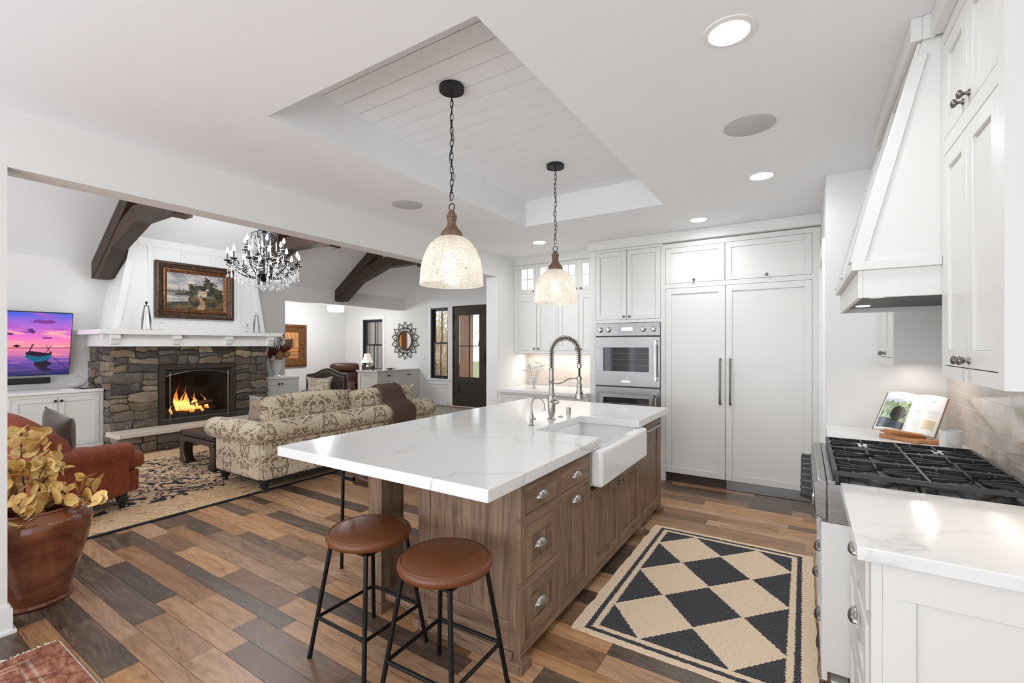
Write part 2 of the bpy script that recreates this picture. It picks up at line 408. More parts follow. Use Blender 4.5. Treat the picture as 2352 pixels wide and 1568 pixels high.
CRYS.set(col=(1, 1, 1), rough=.04, trans=.78, ior=1.5, spec=1.0); CRYS = CRYS.m
GOLD = G('antique_gold_moulding'); _v = GOLD.obj(); _n = GOLD.noise(_v, 30, 4, .7)
GOLD.set(col=GOLD.ramp(_n, (.3, srgb(58, 34, 20)), (.55, srgb(124, 80, 44)), (.75, srgb(186, 132, 78))), rough=.35, metal=.45); GOLD.bump(_n, .4, .006); GOLD = GOLD.m
DGOLD = G('dark_bronze_moulding'); _v = DGOLD.obj(); _n = DGOLD.noise(_v, 26, 4, .7)
DGOLD.set(col=DGOLD.ramp(_n, (.3, srgb(36, 24, 17)), (.55, srgb(76, 52, 36)), (.8, srgb(150, 112, 74))), rough=.4, metal=.3); DGOLD.bump(_n, .5, .006); DGOLD = DGOLD.m
def tile(name, base, grout):
    g = G(name); br = g.n('ShaderNodeTexBrick', {'Vector': g.uv(), 'Scale': 1.0, 'Mortar Size': .0016, 'Mortar Smooth': .1, 'Brick Width': .152, 'Row Height': .0762, 'Color1': (*base, 1), 'Color2': (*tuple(c*.93 for c in base), 1), 'Mortar': (*grout, 1)})
    v = g.obj(); g.set(col=br.outputs[0], rough=g.mix(br.outputs[1], (.08, .08, .08), (.7, .7, .7)))
    h = g.math('ADD', g.math('MULTIPLY', g.math('SUBTRACT', 1.0, br.outputs[1]), 1.0), g.math('MULTIPLY', g.noise(v, 9, 2), .9)); g.bump(h, .25, .004); return g.m
TILE = tile('handmade_subway_tile', srgb(205, 192, 180), srgb(228, 222, 215))
BRONZE = plain('dark_bronze_door_paint', srgb(56, 46, 38), .45)
MIRR = plain('mirror_glass', (.8, .8, .8), .01, 1)
FIRE = G('flame'); _z = FIRE.xyz(FIRE.n('ShaderNodeTexCoord').outputs['Generated'])[2]
_n = FIRE.noise(FIRE.map(FIRE.obj(), (16, 16, 7)), 1, 3, .6, 1.2); _f = FIRE.math('ADD', _z, FIRE.math('MULTIPLY', FIRE.math('SUBTRACT', _n, .5), 1.1)); FIRE.set(col=(0, 0, 0), ecol=FIRE.ramp(_f, (.0, (1, .22, .02)), (.22, (1, .52, .16)), (.45, (1, .40, .08)), (.7, (1, .20, .02)), (1, (.5, .05, .0))), est=FIRE.ramp(_f, (.0, 1.2), (.3, 2.8), (.6, 1.6), (1, .7)), alpha=FIRE.ramp(_n, (.34, .1), (.46, 1))); FIRE = FIRE.m
EMBER = G('ember'); _n = EMBER.noise(EMBER.obj(), 22, 4); EMBER.set(col=(.02, .015, .012), rough=.8, ecol=EMBER.ramp(_n, (.5, (0, 0, 0)), (.62, (1, .16, .02))), est=2.0); EMBER = EMBER.m
PORC = plain('white_fireclay', srgb(245, 245, 244), .08, var=.003)
CERAM = plain('white_ceramic', srgb(232, 232, 230), .2)
# ================================================================== SETTING
KW = -3.5; LW = -9.0; FW = 8.8; CH = 2.74; RW = .793; DENL = -11.45; PX = -3.68; RX = (LW+PX)/2; PL = 2.75; SL = .68
RZ = PL+SL*(RX-LW)
# floor: individual planks, joints left open above a dark base
def make_floor():
    m = MB(); m.box((-12, -4, -.06), (1.6, 9.0, -.0025)); m.fc = [(0, 0, 0, 1)]*6
    m.fc = [(.9, .1, .5, 1)]*6
    y = -4.0; ws = [.148, .117, .138, .095]; i = 0
    rnd = random.Random(11)
    while y < 8.79:
        wd = ws[i % 4]; i += 1; y1 = min(y+wd, 8.8); x = -12 + rnd.uniform(0, .8); x0 = -12
        while x0 < 1.6:
            L = rnd.choice([.35, .45, .55, .65, .8, 1.0, 1.25]); x1 = min(x0+L if x0 > -12 else x, 1.6)
            g = .0009; k = m.addv([(x0+g, y+g, 0), (x1-g, y+g, 0), (x1-g, y1-g, 0), (x0+g, y1-g, 0)])
            m.f.append((k, k+1, k+2, k+3)); m.fc.append((rnd.random(), rnd.random(), rnd.random(), 1)); x0 = x1
        y = y1
    return struct('floor', m, FLOORM)
make_floor()
# kitchen ceiling with the tray opening
m = MB(); m.T = Matrix(((1, 0, 0, 0), (0, 0, 1, 0), (0, 1, 0, CH), (0, 0, 0, 1)))   # (u,d,w) -> (x,y,z+d)
m.holes(KW-.02, -3.3, 1.6, 6.2, [(-2.45, 1.38, -1.04, 4.11)], 0, .10)
struct('ceiling', m, CEIL)
m = MB(); TZ = 3.0
m.T = None
for a, b in (((-2.53, 1.30, CH+.1), (-2.45, 4.19, TZ)), ((-1.04, 1.30, CH+.1), (-.96, 4.19, TZ)), ((-2.45, 1.30, CH+.1), (-1.04, 1.38, TZ)), ((-2.45, 4.11, CH+.1), (-1.04, 4.19, TZ))): m.box(a, b)
struct('ceiling_tray_side', m, CEIL)
m = MB(); y = 1.38-.07; k = 0
while y < 4.11:
    y1 = min(y+.1325, 4.12); m.box((-2.45, max(y, 1.38)+.0032, TZ-.0), (-1.04, y1-.0032, TZ+.03)); y = y1
m.box((-2.53, 1.3, TZ+.03), (-.96, 4.19, TZ+.06))
struct('ceiling_tray_boards', m, CEIL)
# header beam and jamb between kitchen and living room
m = MB(); m.box((PX, -3.3, 2.43), (KW, 5.12, CH+2.2)); m.box((PX, 5.12, 0), (KW, 6.0, CH+2.2)); m.box((PX, -3.3, 0), (KW, .60, 2.43)) if False else None
struct('wall_kitchen_divider', m, WALL)
m = MB(); m.box((KW-.12, -.35, 0), (KW, .60, 2.43)); struct('wall_pier', m, WALL)
m = MB(); m.box((KW-.135, -.35, 0), (KW+.018, .618, .13)); m.box((KW-.128, -.35, .13), (KW+.010, .610, .15)); m.box((KW-.145, -.35, 0), (KW+.03, .63, .02)); struct('baseboard_pier', m, TRIM, bevel=.003)
# kitchen back wall, right wall, end return wall
m = MB(); m.box((KW, 5.90, 0), (1.6, 6.0, CH)); struct('wall_back', m, WALL)
m = MB(); m.box((RW+.012, -.6, 0), (RW+.15, 4.07, CH)); struct('wall_right', m, WALL)
m = MB(); m.box((.137, 4.07, 0), (RW+.15, 4.17, CH)); m.box((.137, 4.17, 2.2), (.24, 5.9, CH)); m.box((.137, 5.02, 0), (.24, 5.9, 2.2)); struct('wall_return', m, WALL)
m = MB(); m.box((.118, 4.175, 0), (.1365, 4.26, 2.2)); m.box((.118, 4.95, 0), (.1365, 5.035, 2.2)); m.box((.118, 4.175, 2.2), (.137, 5.035, 2.31)); struct('trim_pantry', m, TRIM, bevel=.002)
m = MB(); m.box((.15, 4.26, .01), (.185, 4.95, 2.2)); d = struct('door_1', m, TRIM)
# living room: left wall with wide opening to the den
m = MB(); m.box((LW-.15, -3, 0), (LW, 5.44, PL)); m.box((LW-.15, 5.44, 2.43), (LW, FW, PL)); struct('wall_left', m, WALL)
# far wall with window, den window and front door
m = MB(); m.T = FR((0, FW, 0), (1, 0, 0), (0, 1, 0))
WIN1 = (-8.07, .66, -7.49, 2.45); WIN2 = (-10.68, .79, -9.86, 2.23); DOOR = (-7.35, 0, -6.28, 2.47)
m.holes(DENL-.15, 0, PX, PL, [WIN1, WIN2, DOOR], 0, .16)
m.T = None; m.prism([(LW, PL), (PX, PL), (RX, RZ)], FW, FW+.16, 'y')
struct('wall_far', m, WALL)
# vaulted ceiling
m = MB()
for xa, za, xb, zb in ((LW, PL, RX, RZ), (PX, PL, RX, RZ)):
    m.prism([(xa, za), (xb, zb), (xb, zb+.15), (xa+(-.15 if xa < xb else .15), za+.1)], -3, FW+.16, 'y')
struct('ceiling_vault', m, CEIL)
# den shell
m = MB(); m.box((DENL-.15, 4.8, 0), (DENL, FW+.16, 2.75)); struct('wall_den_left', m, WALL)
m = MB(); m.box((DENL-.15, 4.65, 0), (LW-.15, 4.8, 2.75)); struct('wall_den_near', m, WALL)
m = MB(); m.box((DENL-.15, 4.65, 2.66), (LW-.15, FW+.16, 2.76)); struct('ceiling_den', m, CEIL)
m = MB(); m.box((PX+.0, 6.0, 0), (PX+.15, FW+.16, PL+.3)); struct('wall_living_right', m, WALL)
m = MB()
for a, b in ((-8.60+.12, -7.58), ): pass
m.box((-8.48, FW-.018, 0), (-7.50, FW, .15)); m.box((-8.48, FW-.024, 0), (-7.50, FW, .025)); m.box((-8.48, FW-.012, .15), (-7.50, FW, .17)); struct('baseboard_far', m, TRIM, bevel=.003)
m = MB(); m.box((LW-.0, 5.30, 0), (LW+.018, 5.44, .15)); m.box((LW, -2.9, 0), (LW+.018, .2, .15)); struct('baseboard_left', m, TRIM, bevel=.003)

def sash(m, x0, x1, z0, z1, y0, y1, fr=.045, mun=.018):
    m.box((x0, y0, z0), (x0+fr, y1, z1)); m.box((x1-fr, y0, z0), (x1, y1, z1)); m.box((x0+fr, y0, z0), (x1-fr, y1, z0+fr)); m.box((x0+fr, y0, z1-fr), (x1-fr, y1, z1))
    xc = (x0+x1)/2; m.box((xc-mun/2, y0+.005, z0+fr), (xc+mun/2, y1-.005, z1-fr))
WBLK = plain('black_window_paint', (.018, .022, .028), .4)
def window(n, W, trimw=.09, stool=True):
    x0, z0, x1, z1 = W; y = FW
    m = MB(); m.box((x0, y+.0, z0), (x0+.03, y+.15, z1)); m.box((x1-.03, y, z0), (x1, y+.15, z1)); m.box((x0+.03, y, z0), (x1-.03, y+.15, z0+.03)); m.box((x0+.03, y, z1-.03), (x1-.03, y+.15, z1))
    o = struct('window_%d' % n, m, WBLK)
    zm = (z0+z1)/2
    m = MB(); sash(m, x0+.03, x1-.03, zm-.02, z1-.03, y+.075, y+.105); finish('upper_sash', m, WBLK, o)
    m = MB(); sash(m, x0+.03, x1-.03, z0+.03, zm+.025, y+.035, y+.065); s = finish('lower_sash', m, WBLK, o)
    m = MB(); m.box((x0/2+x1/2-.03, y+.025, zm+.025), (x0/2+x1/2+.03, y+.06, zm+.04)); finish('sash_lock', m, WBLK, s)
    m = MB(); m.box((x0+.07, y+.088, zm+.02), (x1-.07, y+.092, z1-.07)); m.box((x0+.07, y+.048, z0+.07), (x1-.07, y+.052, zm-.02)); finish('glass_pane', m, GLASS, o)
window(1, WIN1); window(2, WIN2)
# white casing
m = MB()
m.box((-8.16, FW-.022, .60), (-8.07, FW, 2.45)); m.box((-7.49, FW-.022, .02), (-7.35, FW, 2.47)); m.box((-6.28, FW-.022, 0), (-6.18, FW, 2.47))
m.box((-8.19, FW-.028, 2.47), (-6.15, FW, 2.60)); m.box((-8.2, FW-.04, 2.60), (-6.14, FW, 2.625)); m.box((-8.20, FW-.05, .62), (-7.42, FW, .66)); m.box((-8.16, FW-.02, .52), (-7.49, FW, .62))
m.box((-8.16, FW-.022, 2.45), (-7.49, FW, 2.47))
struct('trim_1', m, TRIM, bevel=.002)
m = MB()
m.box((-10.78, FW-.022, .7), (-10.68, FW, 2.23)); m.box((-9.86, FW-.022, .7), (-9.76, FW, 2.23)); m.box((-10.78, FW-.022, 2.23), (-9.76, FW, 2.34)); m.box((-10.82, FW-.045, .75), (-9.72, FW, .79))
struct('trim_2', m, TRIM, bevel=.002)
# front door
dr = tag(finish('door_2', MB().box((-7.35, FW+.0, 0), (-7.325, FW+.14, 2.47)).box((-6.32, FW, 0), (-6.28, FW+.14, 2.47)).box((-7.325, FW, 2.445), (-6.32, FW+.14, 2.47)), BRONZE), kind='structure')
m = MB(); m.T = FR((0, FW+.05, 0), (1, 0, 0), (0, -1, 0))
X0, X1, Z0, Z1 = -7.322, -6.385, .012, 2.44
G0, G1, GZ0, GZ1 = -7.16, -6.54, .73, 2.24
m.holes(X0, Z0, X1, Z1, [(G0, GZ0, G1, GZ1), (G0, .30, G1, .56)], 0, .045)
m.box((G0, .012, .30), (G1, .03, .56)); m.box((G0+.04, .03, .34), (G1-.04, .038, .52))
m.box(((G0+G1)/2-.012, .008, GZ0), ((G0+G1)/2+.012, .04, GZ1)); m.box((G0, .008, (GZ0+GZ1)/2-.012), (G1, .04, (GZ0+GZ1)/2+.012))
slab = finish('door_slab', m, BRONZE, dr, bevel=.003)
m = MB(); m.box((G0+.002, FW+.024, GZ0), (G1-.002, FW+.029, GZ1)); finish('door_glass', m, GLASS, slab)
m = MB(); m.box((-6.385, FW+.0, .02), (-6.32, FW+.05, 2.44)); finish('door_astragal', m, BRONZE, dr)
m = MB(); m.box((-6.375, FW-.012, 1.0), (-6.325, FW+.004, 1.38)); m.tube([(-6.35, FW-.01, 1.30), (-6.35, FW-.06, 1.28), (-6.35, FW-.065, 1.15), (-6.35, FW-.01, 1.06)], .009); m.cyl((-6.35, FW-.01, 1.34), (-6.35, FW-.03, 1.34), .02); finish('door_handle', m, BLACKM, dr)
for z in (.3, 1.0, 1.7, 2.2):
    m = MB(); m.box((-7.345, FW-.012, z-.06), (-7.305, FW+.004, z+.06)); finish('door_hinge', m, BLACKM, dr)
m = MB(); m.box((-7.4, FW-.02, 0), (-6.25, FW+.16, .012)); struct('trim_threshold', m, TRIM)
# wall plates
def plate(name, T, u, w, label, bw=.075, bh=.12, kind='outlet'):
    m = MB(T); m.box((u-bw/2, 0, w-bh/2), (u+bw/2, .006, w+bh/2)); o = finish(name, m, TRIM, None, T @ Vector((u, 0, w)), bevel=.002)
    tag(o, label, 'outlet' if kind == 'outlet' else 'switch')
    if kind == 'outlet':
        m = MB(T)
        for dz in (-.028, .028): m.box((u-.017, .006, w+dz-.014), (u+.017, .009, w+dz+.014))
        finish('socket', m, CERAM, o)
    else:
        m = MB(T); m.box((u-.016, .006, w-.033), (u+.016, .011, w+.033)); finish('rocker', m, CERAM, o)
plate('electrical_outlet', FR((0, FW, 0), (1, 0, 0), (0, -1, 0)), -7.83, .37, 'white electrical outlet low on the wall under the window beside the front door')
plate('light_switch', FR((0, FW, 0), (1, 0, 0), (0, -1, 0)), -8.30, 1.15, 'white light switch plate on the wall between round mirror and window', kind='sw')
# ---- outside: porch, siding wing, lawn, drive, shrubs
GRASS = plain('spring_lawn', srgb(132, 140, 92), .9, bump=(60, .6, .02), var=.15); DRIVE = plain('concrete_drive', srgb(196, 194, 192), .8)
m = MB(); m.box((-40, FW+.2, -.35), (12, 40, -.25)); tag(struct('ground_lawn', m, GRASS), kind='structure')
m = MB(); m.box((-30, 15, -.25), (4, 20, -.235)); struct('ground_drive', m, DRIVE)
m = MB(); m.box((-8.4, FW+.16, -.25), (-4.5, FW+2.1, -.03)); struct('ground_porch_slab', m, DRIVE)
CEDAR = wood('cedar', srgb(120, 72, 36), srgb(164, 104, 58), srgb(188, 128, 76), .5, knots=False)
SIDE = plain('pale_siding', srgb(240, 226, 216), .7)
m = MB(); m.box((-8.6, FW+.2, 2.62), (-4.4, FW+2.2, 2.68)); tag(finish('porch_ceiling', m, CEDAR, None, (-6.5, 9.9, 2.62)), kind='structure')
m = MB()
m.box((-13.9, 10.9, -.25), (-11.95, 11.0, 3.4)); x = -13.5
st = tag(finish('siding_wall', m, SIDE, None, (-12.5, 10.95, -.25)), kind='structure')
m = MB()
for x in (-13.7, -13.3, -12.9, -12.5, -12.1): m.box((x, 10.87, -.25), (x+.05, 10.9, 3.4))
finish('batten', m, CEDAR, st)
m = MB(); m.box((-7.25, 10.5, -.25), (-6.2, 10.6, 3.2)); tag(finish('porch_side_wall', m, SIDE, None, (-6.8, 10.25, -.25)), kind='structure')
p = thing('porch_post', 'thick cedar post with diagonal brace seen through the front door glass', 'post', (-8.05, 10.2, -.03))
m = MB(); m.box((-8.28, 10.1, -.03), (-7.9, 10.35, 2.62)); finish('post_shaft', m, CEDAR, p)
m = MB(); m.hexa([(-7.55, 10.1, 1.5), (-7.4, 10.1, 1.5), (-7.4, 10.28, 1.5), (-7.55, 10.28, 1.5), (-7.22, 10.1, 2.62), (-7.0, 10.1, 2.62), (-7.0, 10.28, 2.62), (-7.22, 10.28, 2.62)]); finish('brace', m, CEDAR, p)
TWIG = plain('shrub_twig', srgb(178, 150, 118), .8); YEL = plain('yellow_bud', srgb(224, 204, 128), .7, var=.2)
def shrub(cx, cy, h, n, label, seed, lf):
    r = random.Random(seed); t = thing('garden_shrub', label, 'shrub', (cx, cy, -.25))
    m = MB(); l = MB()
    for i in range(n):
        a = r.uniform(0, 2*pi); sp = r.uniform(.1, .55)*h; hh = h*r.uniform(.6, 1)
        pts = [(cx+cos(a)*.05, cy+sin(a)*.05, -.25), (cx+cos(a)*sp*.4, cy+sin(a)*sp*.4, -.25+hh*.5), (cx+cos(a+.3)*sp, cy+sin(a+.3)*sp, -.25+hh)]
        m.tube(pts, [.016, .010, .004], 5)
        for k in range(lf):
            q = Vector(pts[1]).lerp(Vector(pts[2]), r.random())+Vector((r.gauss(0, .12), r.gauss(0, .12), r.gauss(0, .12)))
            m.tube([q, q+Vector((r.gauss(0, .1), r.gauss(0, .1), r.uniform(.05, .2)))], .004, 4)
            d = Vector((r.gauss(0, 1), r.gauss(0, 1), r.gauss(0, 1))).normalized(); e = d.orthogonal()*.02
            l.quad(q-e, q+d*.03, q+e, q-d*.03)
    finish('twigs', m, TWIG, t); finish('buds', l, YEL, t, recalc=False)
shrub(-10.3, 11.6, 2.4, 60, 'bare brown twiggy shrub seen low through the tall window', 3, 8)
shrub(-12.6, 14.0, 4.0, 110, 'tall yellow budding shrub seen behind the tall window', 4, 26)
shrub(-8.7, 14.8, 3.6, 60, 'loose budding shrub behind the porch at the front door', 5, 14)
# ---- trusses
def truss(y, label):
    t = thing('roof_truss', label, 'truss', (RX, y+.1, 3.05), 'timber roof trusses under the vault'); Y0, Y1 = y, y+.2
    for s in (-1, 1):
        X = lambda x: RX+s*(x-RX)*(-1)*-1 if s == 1 else 2*RX-x
        f = (lambda x: x) if s == 1 else (lambda x: 2*RX-x)
        # rafter
        m = MB(); m.prism([(f(LW+.001), 2.50), (f(LW+.001), 2.748), (f(RX), RZ-.002), (f(RX), RZ-.26), (f(LW+.24), 2.64)], Y0, Y1, 'y'); m.swap = True; finish('rafter', m, DWOOD, t, bevel=.006)
        # arched brace in two facets
        m = MB(); m.prism([(f(LW+.002), 2.499), (f(LW+.24), 2.499), (f(-8.22), 2.87), (f(-8.35), 3.0), (f(LW+.25), 2.66)], Y0+.01, Y1-.01, 'y'); m.swap = True; finish('arched_brace', m, DWOOD, t, bevel=.006)
        m = MB(); m.prism([(f(-8.22), 2.87), (f(-7.40), 3.13), (f(-7.53), 3.34), (f(-8.03), 3.17), (f(-8.35), 3.0)], Y0+.01, Y1-.01, 'y'); m.swap = True; finish('arched_brace', m, DWOOD, t, bevel=.006)
        m = MB(); m.prism([(f(-7.40), 3.13), (f(RX-.10), 3.13), (f(RX-.10), 3.36), (f(-7.53), 3.34)], Y0+.01, Y1-.01, 'y'); m.swap = True; finish('collar_tie', m, DWOOD, t, bevel=.006)
    m = MB(); m.box((RX-.10, Y0-.01, 3.05), (RX+.10, Y1+.01, RZ-.30)); finish('king_post', m, DWOOD, t, bevel=.012)
truss(2.40, 'dark timber roof truss above the left end of the fireplace')
truss(4.50, 'dark timber roof truss behind the crystal chandelier')
truss(6.62, 'dark timber roof truss nearest the front door')
# ---- downlights and speakers
def can(x, y, label):
    t = thing('recessed_downlight', label, 'ceiling light', (x, y, CH), 'recessed ceiling downlights')
    m = MB(); m.lathe([(.098, 0), (.098, -.004), (.075, -.007), (.072, -.002)], (x, y, CH), n=40, cap=False); finish('trim_ring', m, TRIM, t)
    m = MB(); m.lathe([(.001, -.0035), (.074, -.0035)], (x, y, CH), n=40, cap=False); finish('lens', m, CANL, t)
    light('downlight_beam', 'AREA', (x, y, CH-.012), 2.5, .14, (0, 0, 0), (1, .95, .89), spread=radians(150))
can(-.25, 1.99, 'large lit downlight in the ceiling nearest the camera'); can(-.26, 3.80, 'lit downlight in the ceiling beyond the right ceiling speaker')
can(-.876, 4.79, 'lit downlight in the ceiling in front of the refrigerator cabinets'); can(-2.68, 4.82, 'lit downlight in the ceiling left of the farther pendant')
SPK = plain('speaker_grille', srgb(196, 196, 194), .8, bump=(700, .3, .001))
for x, y, lb in ((-2.95, 2.91, 'round white speaker grille in the ceiling left of the tray'), (-.26, 2.90, 'round white speaker grille in the ceiling between two downlights')):
    m = MB(); m.lathe([(.001, -.004), (.128, -.004), (.134, -.002), (.134, 0)], (x, y, CH), n=48, cap=False); tag(finish('ceiling_speaker', m, SPK, None, (x, y, CH)), lb, 'speaker')
# ---- tiled backsplashes
m = MB(); m.box((RW, 1.62, .921), (RW+.012, 4.07, 1.40)); m.box((RW, 2.32, 1.40), (RW+.012, 3.36, 1.80)); struct('wall_backsplash_range', m, TILE)
m = MB(); m.box((KW+.001, 5.888, .921), (-2.19, 5.9, 1.40)); struct('wall_backsplash_hutch', m, TILE)
# ================================================================== KITCHEN
def drawer_front(T, par, mat, u0, w0, u1, w1, slab=False, pull=None, hard=NICK, d0=0, name='drawer', knobs=(), rail=.055):
    m = MB(T); shaker(m, u0, w0, u1, w1, d0=d0, slab=slab, rail=rail)
    if slab: m.swap = True
    o = finish(name, m, mat, par, bevel=.0015, seg=1)
    if pull: q = MB(T); cup(q, pull[0], pull[1], d0+(.02 if slab or name == 'door' or pull[2:] else .012)); finish('cup_pull', q, hard, o, recalc=False)
    for ku, kw in knobs: q = MB(T); knob(q, ku, kw, d0+.02); finish('knob', q, PEWT, o)
    return o
# ---- island cabinet
isl = thing('island_cabinet', 'brown stained wood kitchen island base under the white countertop', 'cabinet', (-1.42, 3.0, 0))
T = FR((-1.12, 0, 0), (0, 1, 0), (1, 0, 0))
m = MB(); m.box((-1.72, 1.8205, .10), (-1.125, 2.60, .863)); m.box((-1.72, 3.62, .10), (-1.125, 4.24, .863)); m.box((-1.72, 2.60, .10), (-1.125, 3.62, .60)); m.box((-1.72, 2.60, .60), (-1.62, 3.62, .863)); m.box((-1.70, 1.95, .0), (-1.22, 4.15, .10)); finish('carcass', m, ISL, isl)
ops = [(1.845, .70, 2.17, .838), (1.845, .40, 2.17, .645), (1.845, .112, 2.17, .355), (2.215, .70, 2.60, .838), (2.215, .105, 2.60, .672), (2.665, .10, 3.60, .585), (3.66, .09, 4.20, .845)]
m = MB(T)
m.holes(1.80, .062, 4.25, .863, ops+[(2.62, .60, 3.60, .863)], -.002, .02); m.box((1.80, -.002, 0), (1.845, .02, .062)); m.box((4.205, -.002, 0), (4.25, .02, .062)); m.box((3.60, -.002, 0), (3.655, .02, .062))
finish('face_frame', m, ISL, isl, bevel=.0015, seg=1)
drawer_front(T, isl, ISL, *ops[0], slab=True, pull=(2.0, .765)); drawer_front(T, isl, ISL, *ops[1], pull=(2.0, .525)); drawer_front(T, isl, ISL, *ops[2], pull=(2.0, .235))
drawer_front(T, isl, ISL, *ops[3], slab=True, pull=(2.41, .765)); drawer_front(T, isl, ISL, *ops[4], name='door', pull=(2.41, .625))
drawer_front(T, isl, ISL, 2.665, .10, 3.132, .585, name='door', knobs=[(3.095, .545)]); drawer_front(T, isl, ISL, 3.132, .10, 3.60, .585, name='door', knobs=[(3.17, .545)])
dw = drawer_front(T, isl, ISL, *ops[6], name='dishwasher_panel')
q = MB(T); q.tube([(3.72, .02, .80), (3.72, .055, .80)], .006); q.tube([(4.14, .02, .80), (4.14, .055, .80)], .006); q.cyl((3.69, .055, .80), (4.17, .055, .80), .008); finish('bar_handle', q, NICK, dw)
# near end panel (faces the camera): boards, stiles and base
m = MB(); m.box((-1.74, 1.80, .0), (-1.66, 1.835, .863)); m.box((-1.165, 1.80, 0), (-1.1225, 1.82, .863)); m.box((-1.66, 1.806, .10), (-1.165, 1.82, .863))
m.box((-1.66, 1.80, .05), (-1.165, 1.806, .21), sw=True)
finish('end_panel', m, ISL, isl, bevel=.002)
m = MB(); m.box((-1.665, 1.785, .0), (-1.14, 1.7995, .075), sw=True); finish('base_rail', m, ISL, isl, bevel=.003)
for x0, x1, y0, y1 in ((-1.155, -1.075, 1.77, 1.86), (-1.76, -1.66, 1.775, 1.86), (-1.155, -1.075, 4.19, 4.27), (-1.14, -1.075, 3.58, 3.67)):
    m = MB(); m.box((x0, y0, 0), (x1, y1, .045)); finish('plinth_foot', m, ISL, isl, bevel=.004)
# seating side posts carrying the overhang
for y0 in (1.775, 4.08):
    m = MB(); m.box((-2.11, y0, 0), (-2.0, y0+.17, .863)); o = finish('corner_post', m, ISL, isl, bevel=.003)
    m = MB(); m.box((-2.125, y0-.015, 0), (-1.985, y0+.185, .05)); finish('plinth_foot', m, ISL, o, bevel=.004)
m = MB(); m.box((-2.09, 1.945, .76), (-2.02, 4.08, .863), sw=True); m.box((-2.0, 4.12, .76), (-1.72, 4.19, .863), sw=True); finish('apron_rail', m, ISL, isl, bevel=.002)
m = MB(); m.box((-2.0, 1.80, .06), (-1.72, 1.95, .12), sw=True); m.box((-2.0, 4.10, .06), (-1.72, 4.2, .12), sw=True); m.box((-2.08, 1.95, .06), (-2.02, 4.1, .12), sw=True); finish('stretcher_ledge', m, ISL, isl, bevel=.002)
# ---- island countertop
m = MB(); r = .03
def arc(cx, cy, a0, a1, n=5): return [(cx+r*cos(radians(a0+(a1-a0)*k/n)), cy+r*sin(radians(a0+(a1-a0)*k/n))) for k in range(n+1)]
P = [(-2.56, 1.5), (-1.07, 1.5), (-1.07, 2.73)] + arc(-1.555+r, 2.73+r, 270, 180) + arc(-1.555+r, 3.50-r, 180, 90) + [(-1.07, 3.50), (-1.07, 4.385), (-2.56, 4.385)]
m.prism(P, .864, .92, 'z')
tag(finish('island_countertop', m, QUARTZ, None, (-1.8, 2.94, .864), bevel=.0035), 'large white veined quartz countertop on the wooden island', 'countertop')
# ---- farmhouse sink
sk = thing('farmhouse_sink', 'white apron front farmhouse sink set in the island', 'sink', (-1.25, 3.1, .63))
X0, X1, Y0, Y1 = -1.60, -1.03, 2.635, 3.585
m = MB(); m.box((X1-.08, Y0, .63), (X1, Y1, .86)); finish('apron', m, PORC, sk, bevel=.022, seg=4)
m = MB(); zb = .63; m.box((X0, Y0+.01, zb), (X1-.075, Y0+.05, .8635)); m.box((X0, Y1-.05, zb), (X1-.075, Y1-.01, .8635)); m.box((X0, Y0+.05, zb), (X0+.045, Y1-.05, .8635)); m.box((X0+.045, Y0+.05, zb), (X1-.075, Y1-.05, zb+.03))
finish('basin', m, PORC, sk, bevel=.006)
m = MB(); m.lathe([(.045, .0), (.045, .004), (.03, .002), (.001, .001)], (-1.33, 3.1, zb+.031), n=24); finish('drain', m, STEEL, sk)
# ---- spring faucet
fx, fy = -1.667, 3.194
fa = thing('spring_faucet', 'tall nickel pull down faucet with coiled spring behind the sink', 'faucet', (fx, fy, .92))
m = MB(); m.lathe([(.034, 0), (.034, .005), (.026, .012), (.020, .022), (.022, .032), (.027, .045), (.030, .06), (.030, .19), (.026, .20), (.022, .21), (.022, .235), (.018, .245), (.018, .295), (.0205, .30), (.0205, .32), (.0175, .33), (.0175, .40)], (fx, fy, .92), n=28); finish('body', m, NICK, fa)
arcp = []; zt = 1.44; R = .118
arcp = [(fx, fy, 1.30+.02*k) for k in range(7)]+[(fx+R-R*cos(a), fy, zt+R*sin(a)) for a in [pi*k/24 for k in range(25)]]+[(fx+2*R, fy, zt-.02*k) for k in range(1, 5)]
m = MB(); m.tube(arcp+[(fx+2*R, fy, 1.24)], .008, 8); finish('hose', m, BLACKM, fa)
# coil around the arch
def along(pts):
    P = [Vector(p) for p in pts]; L = [0]
    for a, b in zip(P, P[1:]): L.append(L[-1]+(b-a).length)
    return P, L
P, L = along(arcp); cp = []; turns = 40; n = turns*10
for i in range(n+1):
    s = L[-1]*i/n; k = max(j for j in range(len(L)) if L[j] <= s+1e-9); k = min(k, len(P)-2); f = (s-L[k])/(L[k+1]-L[k]); p = P[k].lerp(P[k+1], f); t = (P[k+1]-P[k]).normalized()
    e = Vector((0, 1, 0)); g = t.cross(e); a = 2*pi*turns*i/n; cp.append(p+e*(.0195*cos(a))+g*(.0195*sin(a)))
m = MB(); m.tube(cp, .0030, 5); finish('spring', m, NICK, fa)
hx = fx+2*R
m = MB(); m.lathe([(.017, .0), (.017, -.03), (.012, -.035)], (hx, fy, 1.36), n=20); finish('spring_collar', m, NICK, fa)
m = MB(); m.lathe([(.012, 0), (.016, -.008), (.016, -.035), (.021, -.045), (.021, -.06), (.018, -.07), (.022, -.09), (.031, -.125), (.032, -.15), (.026, -.155)], (hx, fy, 1.25), n=24); h = finish('spray_head', m, NICK, fa)
m = MB(); m.lathe([(.010, 0), (.006, .006), (.001, .007)], (hx+.024, fy-.012, 1.14), (1, -.4, 0), n=12); finish('spray_button', m, BLACKM, h)
